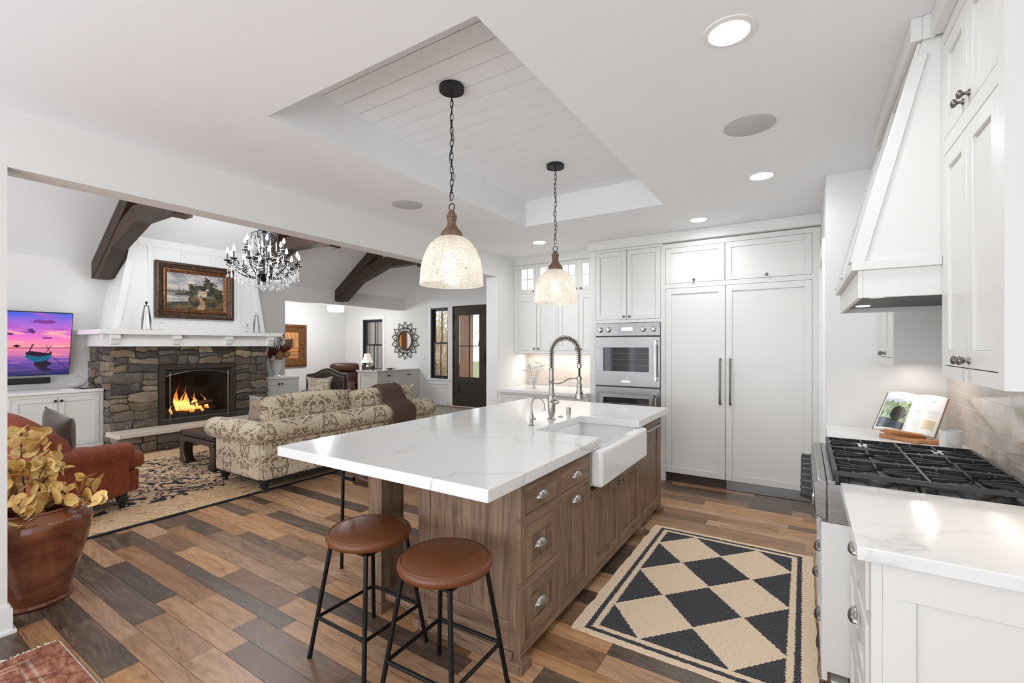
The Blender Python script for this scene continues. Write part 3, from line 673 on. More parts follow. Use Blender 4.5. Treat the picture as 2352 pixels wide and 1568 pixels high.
m = MB(); m.tube([(fx+.015, fy, 1.205), (fx+.06, fy, 1.203), (fx+.10, fy, 1.215), (fx+.14, fy, 1.24), (fx+.18, fy, 1.252), (hx-.018, fy, 1.25)], .006, 8); m.lathe([(.020, -.012), (.020, .012)], (hx, fy, 1.25), n=20, cap=False); finish('holder_arm', m, NICK, fa)
m = MB(); m.cyl((fx, fy, 1.065), (fx+.01, fy-.045, 1.065), .013); m.tube([(fx+.01, fy-.045, 1.065), (fx+.03, fy-.06, 1.075), (fx+.075, fy-.085, 1.098), (fx+.09, fy-.092, 1.104)], [.008, .007, .010, .007], 8); m.tube([(fx+.02, fy, 1.055), (fx+.05, fy, 1.06), (fx+.06, fy, 1.067)], [.018, .016, .012], 10); finish('lever', m, NICK, fa)
# filtered water tap, disposal button, air gap
gx, gy = -1.662, 2.873
ff = thing('filter_tap', 'small nickel gooseneck filtered water tap left of the tall faucet', 'tap', (gx, gy, .92))
m = MB(); m.lathe([(.022, 0), (.022, .004), (.013, .010), (.012, .03), (.015, .045), (.015, .075), (.010, .09), (.0075, .10)], (gx, gy, .92), n=20); finish('body', m, NICK, ff)
m = MB(); m.tube([(gx, gy, 1.0), (gx, gy, 1.07)]+[(gx+.05-.05*cos(a), gy, 1.075+.05*sin(a)) for a in [pi*k/14 for k in range(15)]]+[(gx+.104, gy, 1.05)], .0065, 10); m.lathe([(.0085, 0), (.010, -.02)], (gx+.104, gy, 1.055), n=14); finish('gooseneck', m, NICK, ff)
m = MB(); m.cyl((gx, gy, .975), (gx+.03, gy-.012, .975), .007); m.ell((gx+.034, gy-.013, .975), (.009, .009, .011)); finish('lever', m, NICK, ff)
m = MB(); m.lathe([(.024, 0), (.024, .004), (.012, .006), (.010, .009), (.001, .009)], (-1.668, 3.349, .92), n=24); tag(finish('disposal_button', m, NICK, None, (-1.668, 3.349, .92)), 'flat round nickel disposal button on the countertop behind the sink', 'button')
m = MB(); m.lathe([(.022, 0), (.022, .003), (.019, .004), (.019, .048), (.017, .055), (.001, .056)], (-1.683, 3.536, .92), n=24); tag(finish('air_gap_cap', m, NICK, None, (-1.683, 3.536, .92)), 'short nickel air gap cap on the island behind the sink', 'air gap')
# ---- stools
def stool():
    t = thing('counter_stool', 'x', 'stool', (0, 0, 0), 'round leather stools at the island'); zs = .545
    m = MB(); m.lathe([(.001, .002), (.13, 0), (.175, .004), (.196, .014), (.203, .03), (.199, .046), (.190, .053), (.187, .051), (.182, .055), (.14, .064), (.06, .069), (.001, .070)], (0, 0, zs), n=56); finish('seat', m, LEATH, t, smooth=60)
    m = MB(); m.tube([(.188*cos(a), .188*sin(a), zs+.0535) for a in [2*pi*k/56 for k in range(56)]], .0022, 6, True); finish('seat_piping', m, LEATH, t)
    m = MB(); m.box((-.13, -.13, zs-.012), (.13, .13, zs+.0)); finish('seat_plate', m, BLACK, t)
    for sx in (-1, 1):
        for sy in (-1, 1):
            m = MB(); m.cyl((sx*.195, sy*.195, 0), (sx*.125, sy*.125, zs), .0105, 14); m.lathe([(.012, 0), (.012, .012)], (sx*.195, sy*.195, 0), n=14); finish('leg', m, BLACK, t)
    q = .195-.07*.19/zs
    for a, b in (((-q, -q), (q, -q)), ((q, -q), (q, q)), ((q, q), (-q, q)), ((-q, q), (-q, -q))):
        m = MB(); m.cyl((*a, .19), (*b, .19), .0085, 12); finish('rung', m, BLACK, t)
    return t
s0 = stool(); s0.location = (-1.81, 1.53, 0); s0['label'] = 'round brown leather counter stool on black legs, left of the two in front'
dup(s0, (-1.295, 1.50, 0), .03, 'round brown leather counter stool on black legs, right of the two in front')
# stool with low back at the seating side
t = thing('back_stool', 'brown leather stool with black back frame behind the island post, mostly hidden', 'stool', (-2.42, 2.18, 0)); cx, cy = -2.42, 2.18
m = MB(); m.lathe([(.001, 0), (.15, 0), (.19, .012), (.203, .035), (.198, .058), (.17, .07), (.001, .076)], (cx, cy, .585), n=48); finish('seat', m, LEATHD, t, smooth=60)
for sx, sy, top in ((-1, -1, .845), (-1, 1, .845), (1, -1, .58), (1, 1, .58)):
    m = MB(); m.cyl((cx+sx*.205, cy+sy*.195, 0), (cx+sx*(.205 if sx < 0 else .15), cy+sy*.18, top), .0115, 12); finish('leg', m, BLACK, t)
m = MB(); m.box((cx-.205, cy-.19, .60), (cx-.10, cy-.165, .625)); m.box((cx-.205, cy+.165, .60), (cx-.10, cy+.19, .625)); m.box((cx-.15, cy-.15, .573), (cx+.15, cy+.15, .585)); finish('seat_bracket', m, BLACK, t)
m = MB(); m.tube([(cx-.205, cy-.18, .82), (cx-.24, cy, .83), (cx-.205, cy+.18, .82)], .014, 8); finish('backrest', m, LEATHD, t)
dup(t, (-2.42, 3.25, 0), label='brown leather stool with black back frame at the far seating side of the island')
for o in bpy.data.objects:
    if o.name.startswith('back_stool'): o['group'] = 'backed stools at the island side'
# ---- pendants
def pendant(x, y, label):
    t = thing('pendant_lamp', label, 'pendant light', (x, y, 1.848), 'mercury glass pendants over the island')
    m = MB(); m.lathe([(.001, -.002), (.066, -.0), (.072, -.004), (.072, .022), (.07, .026), (.001, .026)], (x, y, TZ-.026), n=40); m.lathe([(.012, 0), (.008, -.02)], (x, y, TZ-.026), n=16); finish('canopy', m, BLACKM, t, bevel=.002)
    m = MB(); z = TZ-.045; k = 0; zend = 2.345
    N = int(round((z-zend)/.037)); st = (z-zend)/N
    for k in range(N):
        zc = z-st*(k+.5); a, b = .0085, .024; e = Vector((1, 0, 0)) if k % 2 else Vector((0, 1, 0)); e = Matrix.Rotation(.5, 3, 'Z') @ e
        m.tube([Vector((x, y, zc))+e*(a*max(-1, min(1, 1.25*cos(q))))+Vector((0, 0, 1))*(b*sin(q)) for q in [2*pi*j/14 for j in range(14)]], .0022, 5, True)
    finish('chain', m, BLACK, t)
    m = MB(); m.tube([(x+.011*sin(zz*31), y+.009*cos(zz*23), zz) for zz in [2.33+(TZ-.04-2.33)*k/40 for k in range(41)]], .0021, 5); finish('cord', m, BLACK, t)
    m = MB(); m.tube([(x+.02*cos(a), y, 2.30+.021*sin(a)) for a in [2*pi*k/20 for k in range(20)]], .003, 6, True); finish('ring', m, BLACK, t)
    m = MB(); m.lathe([(.001, 0), (.014, 0), (.020, -.012), (.021, -.022), (.030, -.030), (.031, -.040), (.026, -.044), (.029, -.050), (.029, -.058), (.024, -.066), (.026, -.085), (.038, -.108), (.056, -.125), (.063, -.140), (.062, -.155), (.05, -.158), (.001, -.158)], (x, y, 2.283), n=40); finish('wood_cap', m, TURN, t)
    prof = [(.058, 2.128), (.075, 2.122), (.100, 2.106), (.126, 2.080), (.148, 2.045), (.165, 2.0), (.175, 1.955), (.180, 1.91), (.1825, 1.87), (.184, 1.848)]
    m = MB(); m.lathe([(r, z-1.848) for r, z in prof]+[(r-.003, z-1.848) for r, z in reversed(prof)], (x, y, 1.848), n=64, cap=False); finish('glass_shade', m, MERC, t, smooth=60)
    m = MB(); m.cyl((x, y, 2.12), (x, y, 2.055), .017); finish('socket', m, BRONZE, t)
    m = MB(); m.ell((x, y, 2.0), (.03, .03, .046), 20, 12); finish('bulb', m, BULB, t)
    light('pendant_glow', 'POINT', (x, y, 1.93), 1.7, .05, col=(1, .93, .84))
pendant(-1.72, 2.05, 'nearer mercury glass dome pendant on chain over the island'); pendant(-1.74, 3.40, 'farther mercury glass dome pendant on chain above the sink faucet')
# ---- refrigerator and oven tower (front plane y = 5.2)
TF = FR((0, 5.2, 0), (1, 0, 0), (0, -1, 0))
fr = thing('refrigerator_cabinet', 'tall white panelled refrigerator cabinet with two full height doors', 'cabinet', (-.6, 5.5, 0))
m = MB(); m.box((-1.32, 5.225, .104), (.135, 5.9, 2.62)); m.box((-1.325, 5.225, 0), (-1.296, 5.9, .104)); finish('carcass', m, CAB, fr)
m = MB(TF); m.holes(-1.325, 0, .135, 2.62, [(-1.296, 0, .069, 2.128), (-1.296, 2.176, -.691, 2.572), (-.691, 2.176, .069, 2.572)], -.025, 0); finish('face_frame', m, CAB, fr, bevel=.001, seg=1)
m = MB(TF); m.box((-1.29, -.06, .0), (-.69, -.045, .10)); m2 = finish('toe_kick', m, plain('toe_kick_wood_reflection', srgb(70, 52, 42), .5), fr)  # dark wood reflection put into the toe kick's colour
m = MB(TF); m.box((-.68, -.03, .004), (.069, -.018, .10)); finish('vent_grille', m, STEEL, fr)
for u0, u1, hu in ((-1.296, -.688, -.735), (-.688, .069, -.640)):
    m = MB(TF); shaker(m, u0, .10, u1, 2.128, d0=-.02, rail=.062); o = finish('door', m, CAB, fr, bevel=.0015, seg=1)
    m = MB(TF); m.tube([(hu, 0, .89), (hu, .03, .895), (hu, .034, .92), (hu, .036, 1.12), (hu, .034, 1.33), (hu, .03, 1.352), (hu, 0, 1.357)], .0095, 10)
    for w in (.89, 1.357): m.cyl((hu, 0, w), (hu, .004, w), .016)
    finish('handle', m, PEWT, o)
for u0, u1 in ((-1.296, -.691), (-.691, .069)): drawer_front(TF, fr, CAB, u0, 2.176, u1, 2.572, name='door', d0=-.02, knobs=[((u0+u1)/2, 2.205)])
ot = thing('oven_cabinet', 'white tall cabinet holding the stainless double oven', 'cabinet', (-1.75, 5.5, 0))
m = MB(); m.box((-2.19, 5.225, 0), (-2.13, 5.9, 2.62)); m.box((-2.13, 5.225, 1.78), (-1.33, 5.9, 2.62)); m.box((-2.13, 5.225, 0), (-1.33, 5.9, .42)); finish('carcass', m, CAB, ot)
m = MB(TF); m.holes(-2.19, 0, -1.325, 2.65, [(-2.12, 1.80, -1.345, 2.605), (-2.115, .43, -1.345, 1.765), (-2.12, .11, -1.345, .40)], -.025, 0); finish('face_frame', m, CAB, ot, bevel=.001, seg=1)
drawer_front(TF, ot, CAB, -2.12, 1.80, -1.733, 2.605, name='door', d0=-.02, knobs=[(-1.765, 1.835)]); drawer_front(TF, ot, CAB, -1.733, 1.80, -1.345, 2.605, name='door', d0=-.02, knobs=[(-1.70, 1.835)])
drawer_front(TF, ot, CAB, -2.12, .11, -1.345, .40, d0=-.02)
# crown over both towers
m = MB(TF); m.prism([(0, 0)], 0, 0) if False else None
m = MB(); m.prism([(5.2, 2.63), (5.175, 2.638), (5.165, 2.70), (5.155, 2.739), (5.3, 2.739), (5.3, 2.63)], -2.215, .137, 'x'); m.box((-2.215, 5.3, 2.63), (-2.19, 5.9, 2.739)); m.box((-2.19, 5.3, 2.655), (.137, 5.9, 2.739))
struct('trim_crown_tower', m, CAB, bevel=.002)
# ---- double oven
ov = thing('double_oven', 'stainless steel double wall oven with knobs built into the white tall cabinet', 'oven', (-1.73, 5.2, .43))
m = MB(); m.box((-2.108, 5.205, .44), (-1.352, 5.8, 1.755)); finish('housing', m, plain('oven_body', (.1, .1, .1), .5), ov)
m = MB(TF); m.box((-2.112, -.004, 1.612), (-1.348, .018, 1.76)); pn = finish('control_panel', m, STEEL, ov, bevel=.002)
m = MB(TF); m.box((-1.83, .0185, 1.635), (-1.62, .020, 1.735)); finish('display_bezel', m, plain('dark_display_glass', (.30, .30, .30), .2, .8), pn)
m = MB(TF); m.box((-1.79, .0205, 1.672), (-1.66, .0215, 1.708)); finish('display', m, emit('oven_display', (.78, .86, 1), 1.0), pn)
for u in (-2.045, -1.945, -1.535, -1.42):
    m = MB(TF); m.lathe([(.030, 0), (.030, .006), (.024, .010), (.022, .032), (.018, .036), (.001, .036)], (u, .018, 1.683), (0, 1, 0), 24); m.box((u-.004, .05, 1.665), (u+.004, .060, 1.701)); finish('knob', m, CHROME, pn)
OVG = plain('dark_oven_glass', (.035, .036, .04), .06)
for z0, z1 in ((1.028, 1.597), (.445, 1.013)):
    m = MB(TF); m.holes(-2.112, z0, -1.348, z1, [(-2.01, z0+.17, -1.47, z1-.12)], -.004, .022); d = finish('oven_door', m, STEEL, ov, bevel=.002)
    m = MB(TF); m.holes(-2.055, z0+.125, -1.43, z1-.085, [(-2.01, z0+.17, -1.47, z1-.12)], .022, .026); finish('window_trim', m, plain('satin_aluminium', (.36, .36, .36), .4, .9), d)
    m = MB(TF); m.box((-2.01, .004, z0+.17), (-1.47, .010, z1-.12)); finish('oven_window', m, OVG, d)
    m = MB(TF)
    for k in range(1, 4): m.cyl((-2.0, .013, z0+.17+.07*k), (-1.48, .013, z0+.17+.07*k), .0015, 6)
    finish('rack', m, CHROME, d)
    m = MB(TF); m.cyl((-1.388, .07, z0+.07), (-1.388, .07, z1-.04), .012, 16)
    for w in (z0+.10, z1-.07): m.box((-1.402, .02, w-.02), (-1.374, .082, w+.02))
    finish('oven_handle', m, CHROME, d, bevel=.003)
m = MB(TF); m.box((-1.79, .022, 1.07), (-1.69, .0245, 1.093)); lg = finish('badge', m, plain('badge_silver', (.7, .7, .7), .3, .9), ov)
# ---- hutch
HF = FR((0, 5.55, 0), (1, 0, 0), (0, -1, 0))
hu = thing('hutch_wall_cabinet', 'white wall cabinet with small lit glass doors above tall doors, left of the ovens', 'cabinet', (-2.85, 5.7, 1.39))
m = MB(); m.box((-3.455, 5.575, 1.40), (-2.192, 5.885, 2.17)); m.box((-3.455, 5.575, 2.62), (-2.192, 5.885, 2.64)); m.box((-3.455, 5.575, 2.17), (-3.43, 5.885, 2.62)); m.box((-2.22, 5.575, 2.17), (-2.192, 5.885, 2.62)); m.box((-3.43, 5.86, 2.17), (-2.22, 5.885, 2.62)); finish('carcass', m, CAB, hu)
xs = [-3.43, -3.125, -2.83, -2.80, -2.505, -2.21]
dx = [(-3.43, -3.13), (-3.13, -2.83), (-2.795, -2.495), (-2.495, -2.205)]
m = MB(HF); m.holes(-3.498, 1.39, -2.191, 2.65, [(-3.43, 1.425, -2.83, 2.18), (-2.795, 1.425, -2.205, 2.18), (-3.43, 2.225, -2.83, 2.625), (-2.795, 2.225, -2.205, 2.625)], -.025, 0); finish('face_frame', m, CAB, hu, bevel=.001, seg=1)
for i, (a, b) in enumerate(dx):
    ku = b-.035 if i % 2 == 0 else a+.035
    drawer_front(HF, hu, CAB, a, 1.425, b, 2.18, name='door', d0=-.02, knobs=[(ku, 1.455)])
    m = MB(HF); g = .003; m.holes(a+g, 2.225+g, b-g, 2.625-g, [(a+.055, 2.285, b-.055, 2.57)], -.02, 0); um = (a+b)/2; m.box((um-.008, -.016, 2.285), (um+.008, -.002, 2.57)); m.box((a+.055, -.016, 2.4195), (um-.008, -.002, 2.4355)); m.box((um+.008, -.016, 2.4195), (b-.055, -.002, 2.4355))
    o = finish('glass_door', m, CAB, hu, bevel=.001, seg=1)
    m = MB(HF); m.box((a+.05, -.014, 2.28), (b-.05, -.011, 2.575)); finish('pane', m, GLASS, o)
    if i in (0, 2, 3):
        m = MB(HF); knob(m, ku, 2.25, 0); finish('knob', m, PEWT, o)
m = MB(); m.box((-3.40, 5.60, 2.608), (-2.25, 5.84, 2.616)); finish('light_strip', m, emit('cabinet_led', (1, .98, .95), 5), hu)
m = MB(); m.prism([(5.55, 2.63), (5.53, 2.638), (5.52, 2.70), (5.51, 2.739), (5.6, 2.739), (5.6, 2.63)], KW+.001, -2.216, 'x'); struct('trim_crown_hutch', m, CAB)
light('undercabinet_hutch', 'AREA', (-2.85, 5.74, 1.385), 3.6, 1.15, (0, 0, 0), (1, .90, .80), 'RECTANGLE', .04)
hb = thing('hutch_base_cabinet', 'white base cabinet under the small counter left of the ovens', 'cabinet', (-2.85, 5.5, 0)); HB = FR((0, 5.12, 0), (1, 0, 0), (0, -1, 0))
m = MB(); m.box((-3.49, 5.145, .1), (-2.192, 5.88, .878)); m.box((-3.49, 5.2, 0), (-2.192, 5.88, .1)); finish('carcass', m, CAB, hb)
bo = [(-3.44, .70, -2.87, .85), (-2.80, .70, -2.23, .85), (-3.44, .13, -2.87, .66), (-2.80, .13, -2.23, .66)]
m = MB(HB); m.holes(-3.495, .10, -2.192, .878, bo, -.025, 0); finish('face_frame', m, CAB, hb)
for i, b in enumerate(bo): drawer_front(HB, hb, CAB, *b, name='drawer' if i < 2 else 'door', d0=-.02, slab=False, rail=.04 if i < 2 else .055)
m = MB(); m.box((KW+.002, 5.075, .879), (-2.192, 5.887, .92)); tag(finish('hutch_countertop', m, QUARTZ, None, (-2.85, 5.48, .88), bevel=.003), 'white quartz counter in the nook left of the ovens', 'countertop')
# ---- range side base cabinets (front plane faces -X)
bc = thing('range_base_cabinet', 'white base cabinet with cup pull drawers right of the range, nearest the camera', 'cabinet', (.45, 2.0, 0)); BX = .165
TB = FR((BX, 0, 0), (0, 1, 0), (-1, 0, 0))
m = MB(); m.box((BX+.025, 1.70, .1), (RW-.004, 2.36, .879)); m.box((BX+.08, 1.72, 0), (RW-.004, 2.36, .1)); finish('carcass', m, CAB, bc)
dops = [(1.735, .70, 2.30, .855), (1.735, .42, 2.30, .66), (1.735, .12, 2.30, .38)]
m = MB(TB); m.holes(1.68, .06, 2.375, .879, dops, -.025, 0); finish('face_frame', m, CAB, bc, bevel=.001, seg=1)
for i, b in enumerate(dops): drawer_front(TB, bc, CAB, *b, d0=-.012, slab=(i == 0), pull=((b[0]+b[2])/2, (b[1]+b[3])/2+.01, 1))
TE = FR((0, 1.68, 0), (1, 0, 0), (0, -1, 0))
m = MB(TE); m.holes(BX+.0255, 0, RW-.004, .879, [(BX+.10, .14, RW-.07, .78)], -.019, 0); m.box((BX+.10, -.019, .14), (RW-.07, -.009, .78)); finish('end_panel', m, CAB, bc, bevel=.0015, seg=1)
m = MB(); m.prism([(.13, 1.652), (RW+.011, 1.652), (RW+.011, 2.385), (.13, 2.385)], .88, .92, 'z'); tag(finish('range_countertop', m, QUARTZ, None, (.46, 2.0, .88), bevel=.0035), 'white quartz counter nearest the camera beside the gas burners', 'countertop')
bd = thing('corner_base_cabinet', 'white base cabinet beyond the range against the end wall', 'cabinet', (.45, 3.7, 0))
m = MB(); m.box((BX+.025, 3.31, .1), (RW-.004, 4.065, .879)); m.box((BX+.08, 3.31, 0), (RW-.004, 4.065, .1)); finish('carcass', m, CAB, bd)
m = MB(TB); m.holes(3.30, .06, 4.068, .879, [(3.36, .70, 4.02, .855), (3.36, .12, 4.02, .66)], -.025, 0); finish('face_frame', m, CAB, bd)
drawer_front(TB, bd, CAB, 3.36, .70, 4.02, .855, d0=-.012, slab=True, pull=(3.69, .79, 1)); drawer_front(TB, bd, CAB, 3.36, .12, 4.02, .66, name='door', d0=-.012, knobs=[(3.42, .6)])
m = MB(); m.box((.13, 3.295, .88), (RW+.011, 4.069, .92)); tag(finish('corner_countertop', m, QUARTZ, None, (.46, 3.68, .88), bevel=.0035), 'white quartz counter beyond the burners under the open book', 'countertop')
# ---- rangetop over drawers
rg = thing('gas_rangetop', 'six burner stainless gas range with black grates and round control knobs', 'range', (.42, 2.84, .1))
m = MB(); m.box((.085, 2.388, .74), (RW+.005, 3.292, .905)); m.box((.085, 2.388, .905), (.115, 3.292, .921)); m.box((.74, 2.388, .905), (RW+.008, 3.292, .925)); finish('chassis', m, STEEL, rg, bevel=.002)
m = MB(); m.box((.116, 2.392, .9055), (.74, 3.288, .9075)); finish('burner_tray', m, plain('black_enamel', (.02, .02, .022), .15), rg)
m = MB(); m.prism([(.040, .765), (.084, .745), (.084, .921), (.052, .918), (.036, .895)], 2.388, 3.292, 'y'); cpn = finish('control_panel', m, STEEL, rg, bevel=.004)
for k in range(7):
    y = 2.46+.126*k; m = MB(); m.lathe([(.033, 0), (.033, .008), (.026, .012), (.024, .045), (.020, .050), (.001, .050)], (.037, y, .832), (-1, 0, .12), 24); kb = finish('knob', m, CAST, cpn)
    m = MB(); m.lathe([(.038, 0), (.038, .006), (.033, .0062)], (.038, y, .832), (-1, 0, .12), 24); finish('knob_ring', m, CHROME, kb)
m = MB(); m.box((.085, 2.388, .10), (RW-.01, 3.292, .739)); finish('base_box', m, CAB, rg)
m = MB(FR((.085, 0, 0), (0, 1, 0), (-1, 0, 0))); m.holes(2.388, .06, 3.292, .739, [(2.43, .42, 3.25, .70), (2.43, .10, 3.25, .38)], 0, .02); finish('face_frame', m, CAB, rg, bevel=.001, seg=1)
TR = FR((.085, 0, 0), (0, 1, 0), (-1, 0, 0))
for w0, w1 in ((.42, .70), (.10, .38)):
    o = drawer_front(TR, rg, CAB, 2.43, w0, 3.25, w1, d0=.002)
    for u in (2.60, 3.08): q = MB(TR); cup(q, u, (w0+w1)/2, .02); finish('cup_pull', q, PEWT, o, recalc=False)
m = MB(); m.box((.10, 2.40, 0), (.16, 2.46, .06)); m.box((.10, 3.22, 0), (.16, 3.28, .06)); m.box((.2, 2.40, .0), (RW-.01, 3.28, .1)); finish('foot', m, CAB, rg)
# burners & grates
for gy in (2.545, 2.84, 3.135):
    for gx in (.27, .575):
        m = MB(); m.lathe([(.055, 0), (.058, .012), (.045, .018), (.001, .019)], (gx, gy, .9075), n=28); b = finish('burner', m, plain('aluminium', (.5, .5, .5), .4, .9), rg)
        m = MB(); m.lathe([(.040, 0), (.042, .006), (.034, .010), (.001, .011)], (gx, gy, .926), n=28); finish('burner_cap', m, CAST, b)
for gy in (2.545, 2.84, 3.135):
    m = MB(); y0, y1, x0, x1, zt, h = gy-.146, gy+.146, .108, .735, .962, .016
    for a, b in (((x0, y0), (x1, y0+.014)), ((x0, y1-.014), (x1, y1)), ((x0, y0+.014), (x0+.016, y1-.014)), ((x1-.016, y0+.014), (x1, y1-.014)), ((.4155, y0+.014), (.4275, y1-.014))): m.box((*a, zt-.030 if a[0] in (x0,) and b[0] < .2 else zt-.02), (*b, zt))
    for bx in (.27, .575):
        for k in range(8):
            a = k*pi/4; r0 = .028
            if k % 2 == 0:
                ex, ey = (bx+cos(a)*.145, gy) if k in (0, 4) else (bx, gy+sin(a)*.135)
            else: ex, ey = bx+(.145 if cos(a) > 0 else -.145)*.95, gy+(.135 if sin(a) > 0 else -.135)*.45
            p0 = Vector((bx+cos(a)*r0, gy+sin(a)*r0, 0)); p1 = Vector((ex, ey, 0)); d = (p1-p0).normalized(); e = Vector((-d.y, d.x, 0))*.0045
            m.hexa([p0-e+Vector((0, 0, zt-.012)), p0+e+Vector((0, 0, zt-.012)), p1+e+Vector((0, 0, zt-.02)), p1-e+Vector((0, 0, zt-.02)), p0-e+Vector((0, 0, zt-.003)), p0+e+Vector((0, 0, zt-.003)), p1+e+Vector((0, 0, zt)), p1-e+Vector((0, 0, zt))])
        for s in (-1, 1):
            for o_ in (-.09, .09):
                m.box((bx+o_-.004, gy+s*.132-.03*(s > 0), zt-.018), (bx+o_+.004, gy+s*.132+.03*(s < 0), zt-.001))
    for px in (x0+.004, x1-.02):
        for py in (y0+.002, y1-.018): m.box((px, py, .9076), (px+.016, py+.016, zt-.01))
    finish('grate', m, CAST, rg, bevel=.002, seg=1)
# ---- hood
hd = thing('range_hood', 'white tapered wooden range hood reaching the ceiling over the burners', 'hood', (.5, 2.84, 1.69)); ya, yb = 2.302, 3.37
m = MB(); m.hexa([(.168, ya, 1.835), (RW-.002, ya, 1.835), (RW-.002, yb, 1.835), (.168, yb, 1.835), (.378, ya, 2.65), (RW-.002, ya, 2.65), (RW-.002, yb, 2.65), (.378, yb, 2.65)]); m.box((.378, ya, 2.65), (RW-.002, yb, 2.738)); finish('canopy', m, CAB, hd, bevel=.002)
m = MB()
def sl(z): return .168+(.378-.168)*(z-1.835)/(2.65-1.835)
for (za, zb, o0, o1) in ((1.836, 2.60, 0, .055), ):
    m.hexa([(sl(za)-.007, ya-.007, za), (sl(za)+.038, ya-.007, za), (sl(za)+.038, ya, za), (sl(za)-.007, ya, za), (sl(zb)-.007, ya-.007, zb), (sl(zb)+.030, ya-.007, zb), (sl(zb)+.030, ya, zb), (sl(zb)-.007, ya, zb)])
    for q0, q1 in ((ya, ya+.07), (yb-.07, yb), ((ya+yb)/2-.035, (ya+yb)/2+.035)):
        m.hexa([(sl(za)-.012, q0, za), (sl(za)-.0002, q0, za), (sl(za)-.0002, q1, za), (sl(za)-.012, q1, za), (sl(zb)-.012, q0, zb), (sl(zb)-.0002, q0, zb), (sl(zb)-.0002, q1, zb), (sl(zb)-.012, q1, zb)])
m.hexa([(sl(2.601)-.012, ya+.0, 2.601), (sl(2.601)-.0002, ya+.0, 2.601), (sl(2.601)-.0002, yb, 2.601), (sl(2.601)-.012, yb, 2.601), (sl(2.648)-.012, ya+.0, 2.648), (sl(2.648)-.0002, ya+.0, 2.648), (sl(2.648)-.0002, yb, 2.648), (sl(2.648)-.012, yb, 2.648)])
finish('applied_stiles', m, CAB, hd, bevel=.001, seg=1)
m = MB(); m.box((.160, ya-.018, 1.800), (.435, yb+.018, 1.835)) if False else m.box((.162, ya-.014, 1.800), (.433, yb+.014, 1.835)); finish('ledge', m, CAB, hd, bevel=.003)
m = MB(); m.box((.184, ya, 1.69), (.20, yb, 1.80)); m.box((.20, ya, 1.69), (RW-.002, ya+.016, 1.80)); m.box((.20, yb-.016, 1.69), (RW-.002, yb, 1.80)); m.box((.20, ya+.016, 1.785), (RW-.002, yb-.016, 1.80)); finish('skirt', m, CAB, hd, bevel=.002)
m = MB(); m.box((.225, ya+.04, 1.715), (.76, yb-.04, 1.72)); fl = finish('filter_panel', m, plain('hood_steel', (.09, .09, .09), .5, .8), hd)
for yy in (2.55, 3.12): m = MB(); m.lathe([(.001, 0), (.03, 0), (.034, .006)], (.27, yy, 1.709), n=20); finish('hood_lamp', m, emit('hood_lamp', (1, .96, .9), .7), fl)
m = MB(); m.prism([(.378, 2.64), (.36, 2.648), (.35, 2.70), (.343, 2.739), (.5, 2.739), (.5, 2.64)], 0, 1, 'y') if False else None
m = MB()
for y0 in (0,):
    m.box((.343, ya-.02, 2.652), (.377, yb+.02, 2.739)); m.box((.377, ya-.02, 2.652), (.415, ya-.0005, 2.739))
tag(finish('trim_crown_hood', m, CAB, None, (.36, 2.84, 2.65), bevel=.003), kind='structure')
# ---- upper cabinets right
def upper(y0, y1, label, doors, near=False):
    t = thing('wall_cabinet', label, 'cabinet', (.6, (y0+y1)/2, 1.383)); U = FR((.434, 0, 0), (0, 1, 0), (-1, 0, 0))
    m = MB(); m.box((.46, y0, 1.40), (RW-.004, y1, 2.65)); finish('carcass', m, CAB, t)
    ops = [(a, w0, b, w1) for a, b in doors for w0, w1 in ((1.426, 2.194), (2.25, 2.60))]
    full = [(doors[0][0], 1.426, doors[-1][1], 2.194), (doors[0][0], 2.25, doors[-1][1], 2.60)]
    m = MB(U); m.holes(y0, 1.383, y1, 2.65, full, -.026, 0); finish('face_frame', m, CAB, t, bevel=.001, seg=1)
    for i, (a, b) in enumerate(doors):
        ku = b-.032 if i == 0 else a+.032
        for w0, w1, kw in ((1.426, 2.194, 1.452), (2.25, 2.60, 2.285)): drawer_front(U, t, CAB, a, w0, b, w1, name='door', d0=-.02, knobs=[(ku, kw)])
    return t, U
t, U = upper(1.672, 2.298, 'large white wall cabinet at the right edge beside the range hood', [(1.713, 1.994), (1.994, 2.272)])
m = MB(); m.box((.434, 1.668, 1.383), (RW-.004, 1.672, 2.65)); finish('end_panel', m, CAB, t)
upper(3.39, 4.068, 'white wall cabinet beyond the range hood, in the corner', [(3.43, 3.73), (3.73, 4.03)])
m = MB(); m.box((.400, 1.66, 2.652), (.46, 2.280, 2.739)); m.box((.46, 1.672, 2.652), (RW, 2.298, 2.739)); m.box((.400, 3.391, 2.652), (.46, 4.068, 2.739)); tag(finish('trim_crown_uppers', m, CAB, None, (.6, 2.0, 2.652), bevel=.003), kind='structure')
light('undercabinet_range', 'AREA', (.66, 1.98, 1.375), 1.6, .5, (0, 0, pi/2), (1, .84, .68), 'RECTANGLE', .04)
light('undercabinet_corner', 'AREA', (.62, 3.73, 1.375), .9, .5, (0, 0, pi/2), (1, .88, .76), 'RECTANGLE', .04)
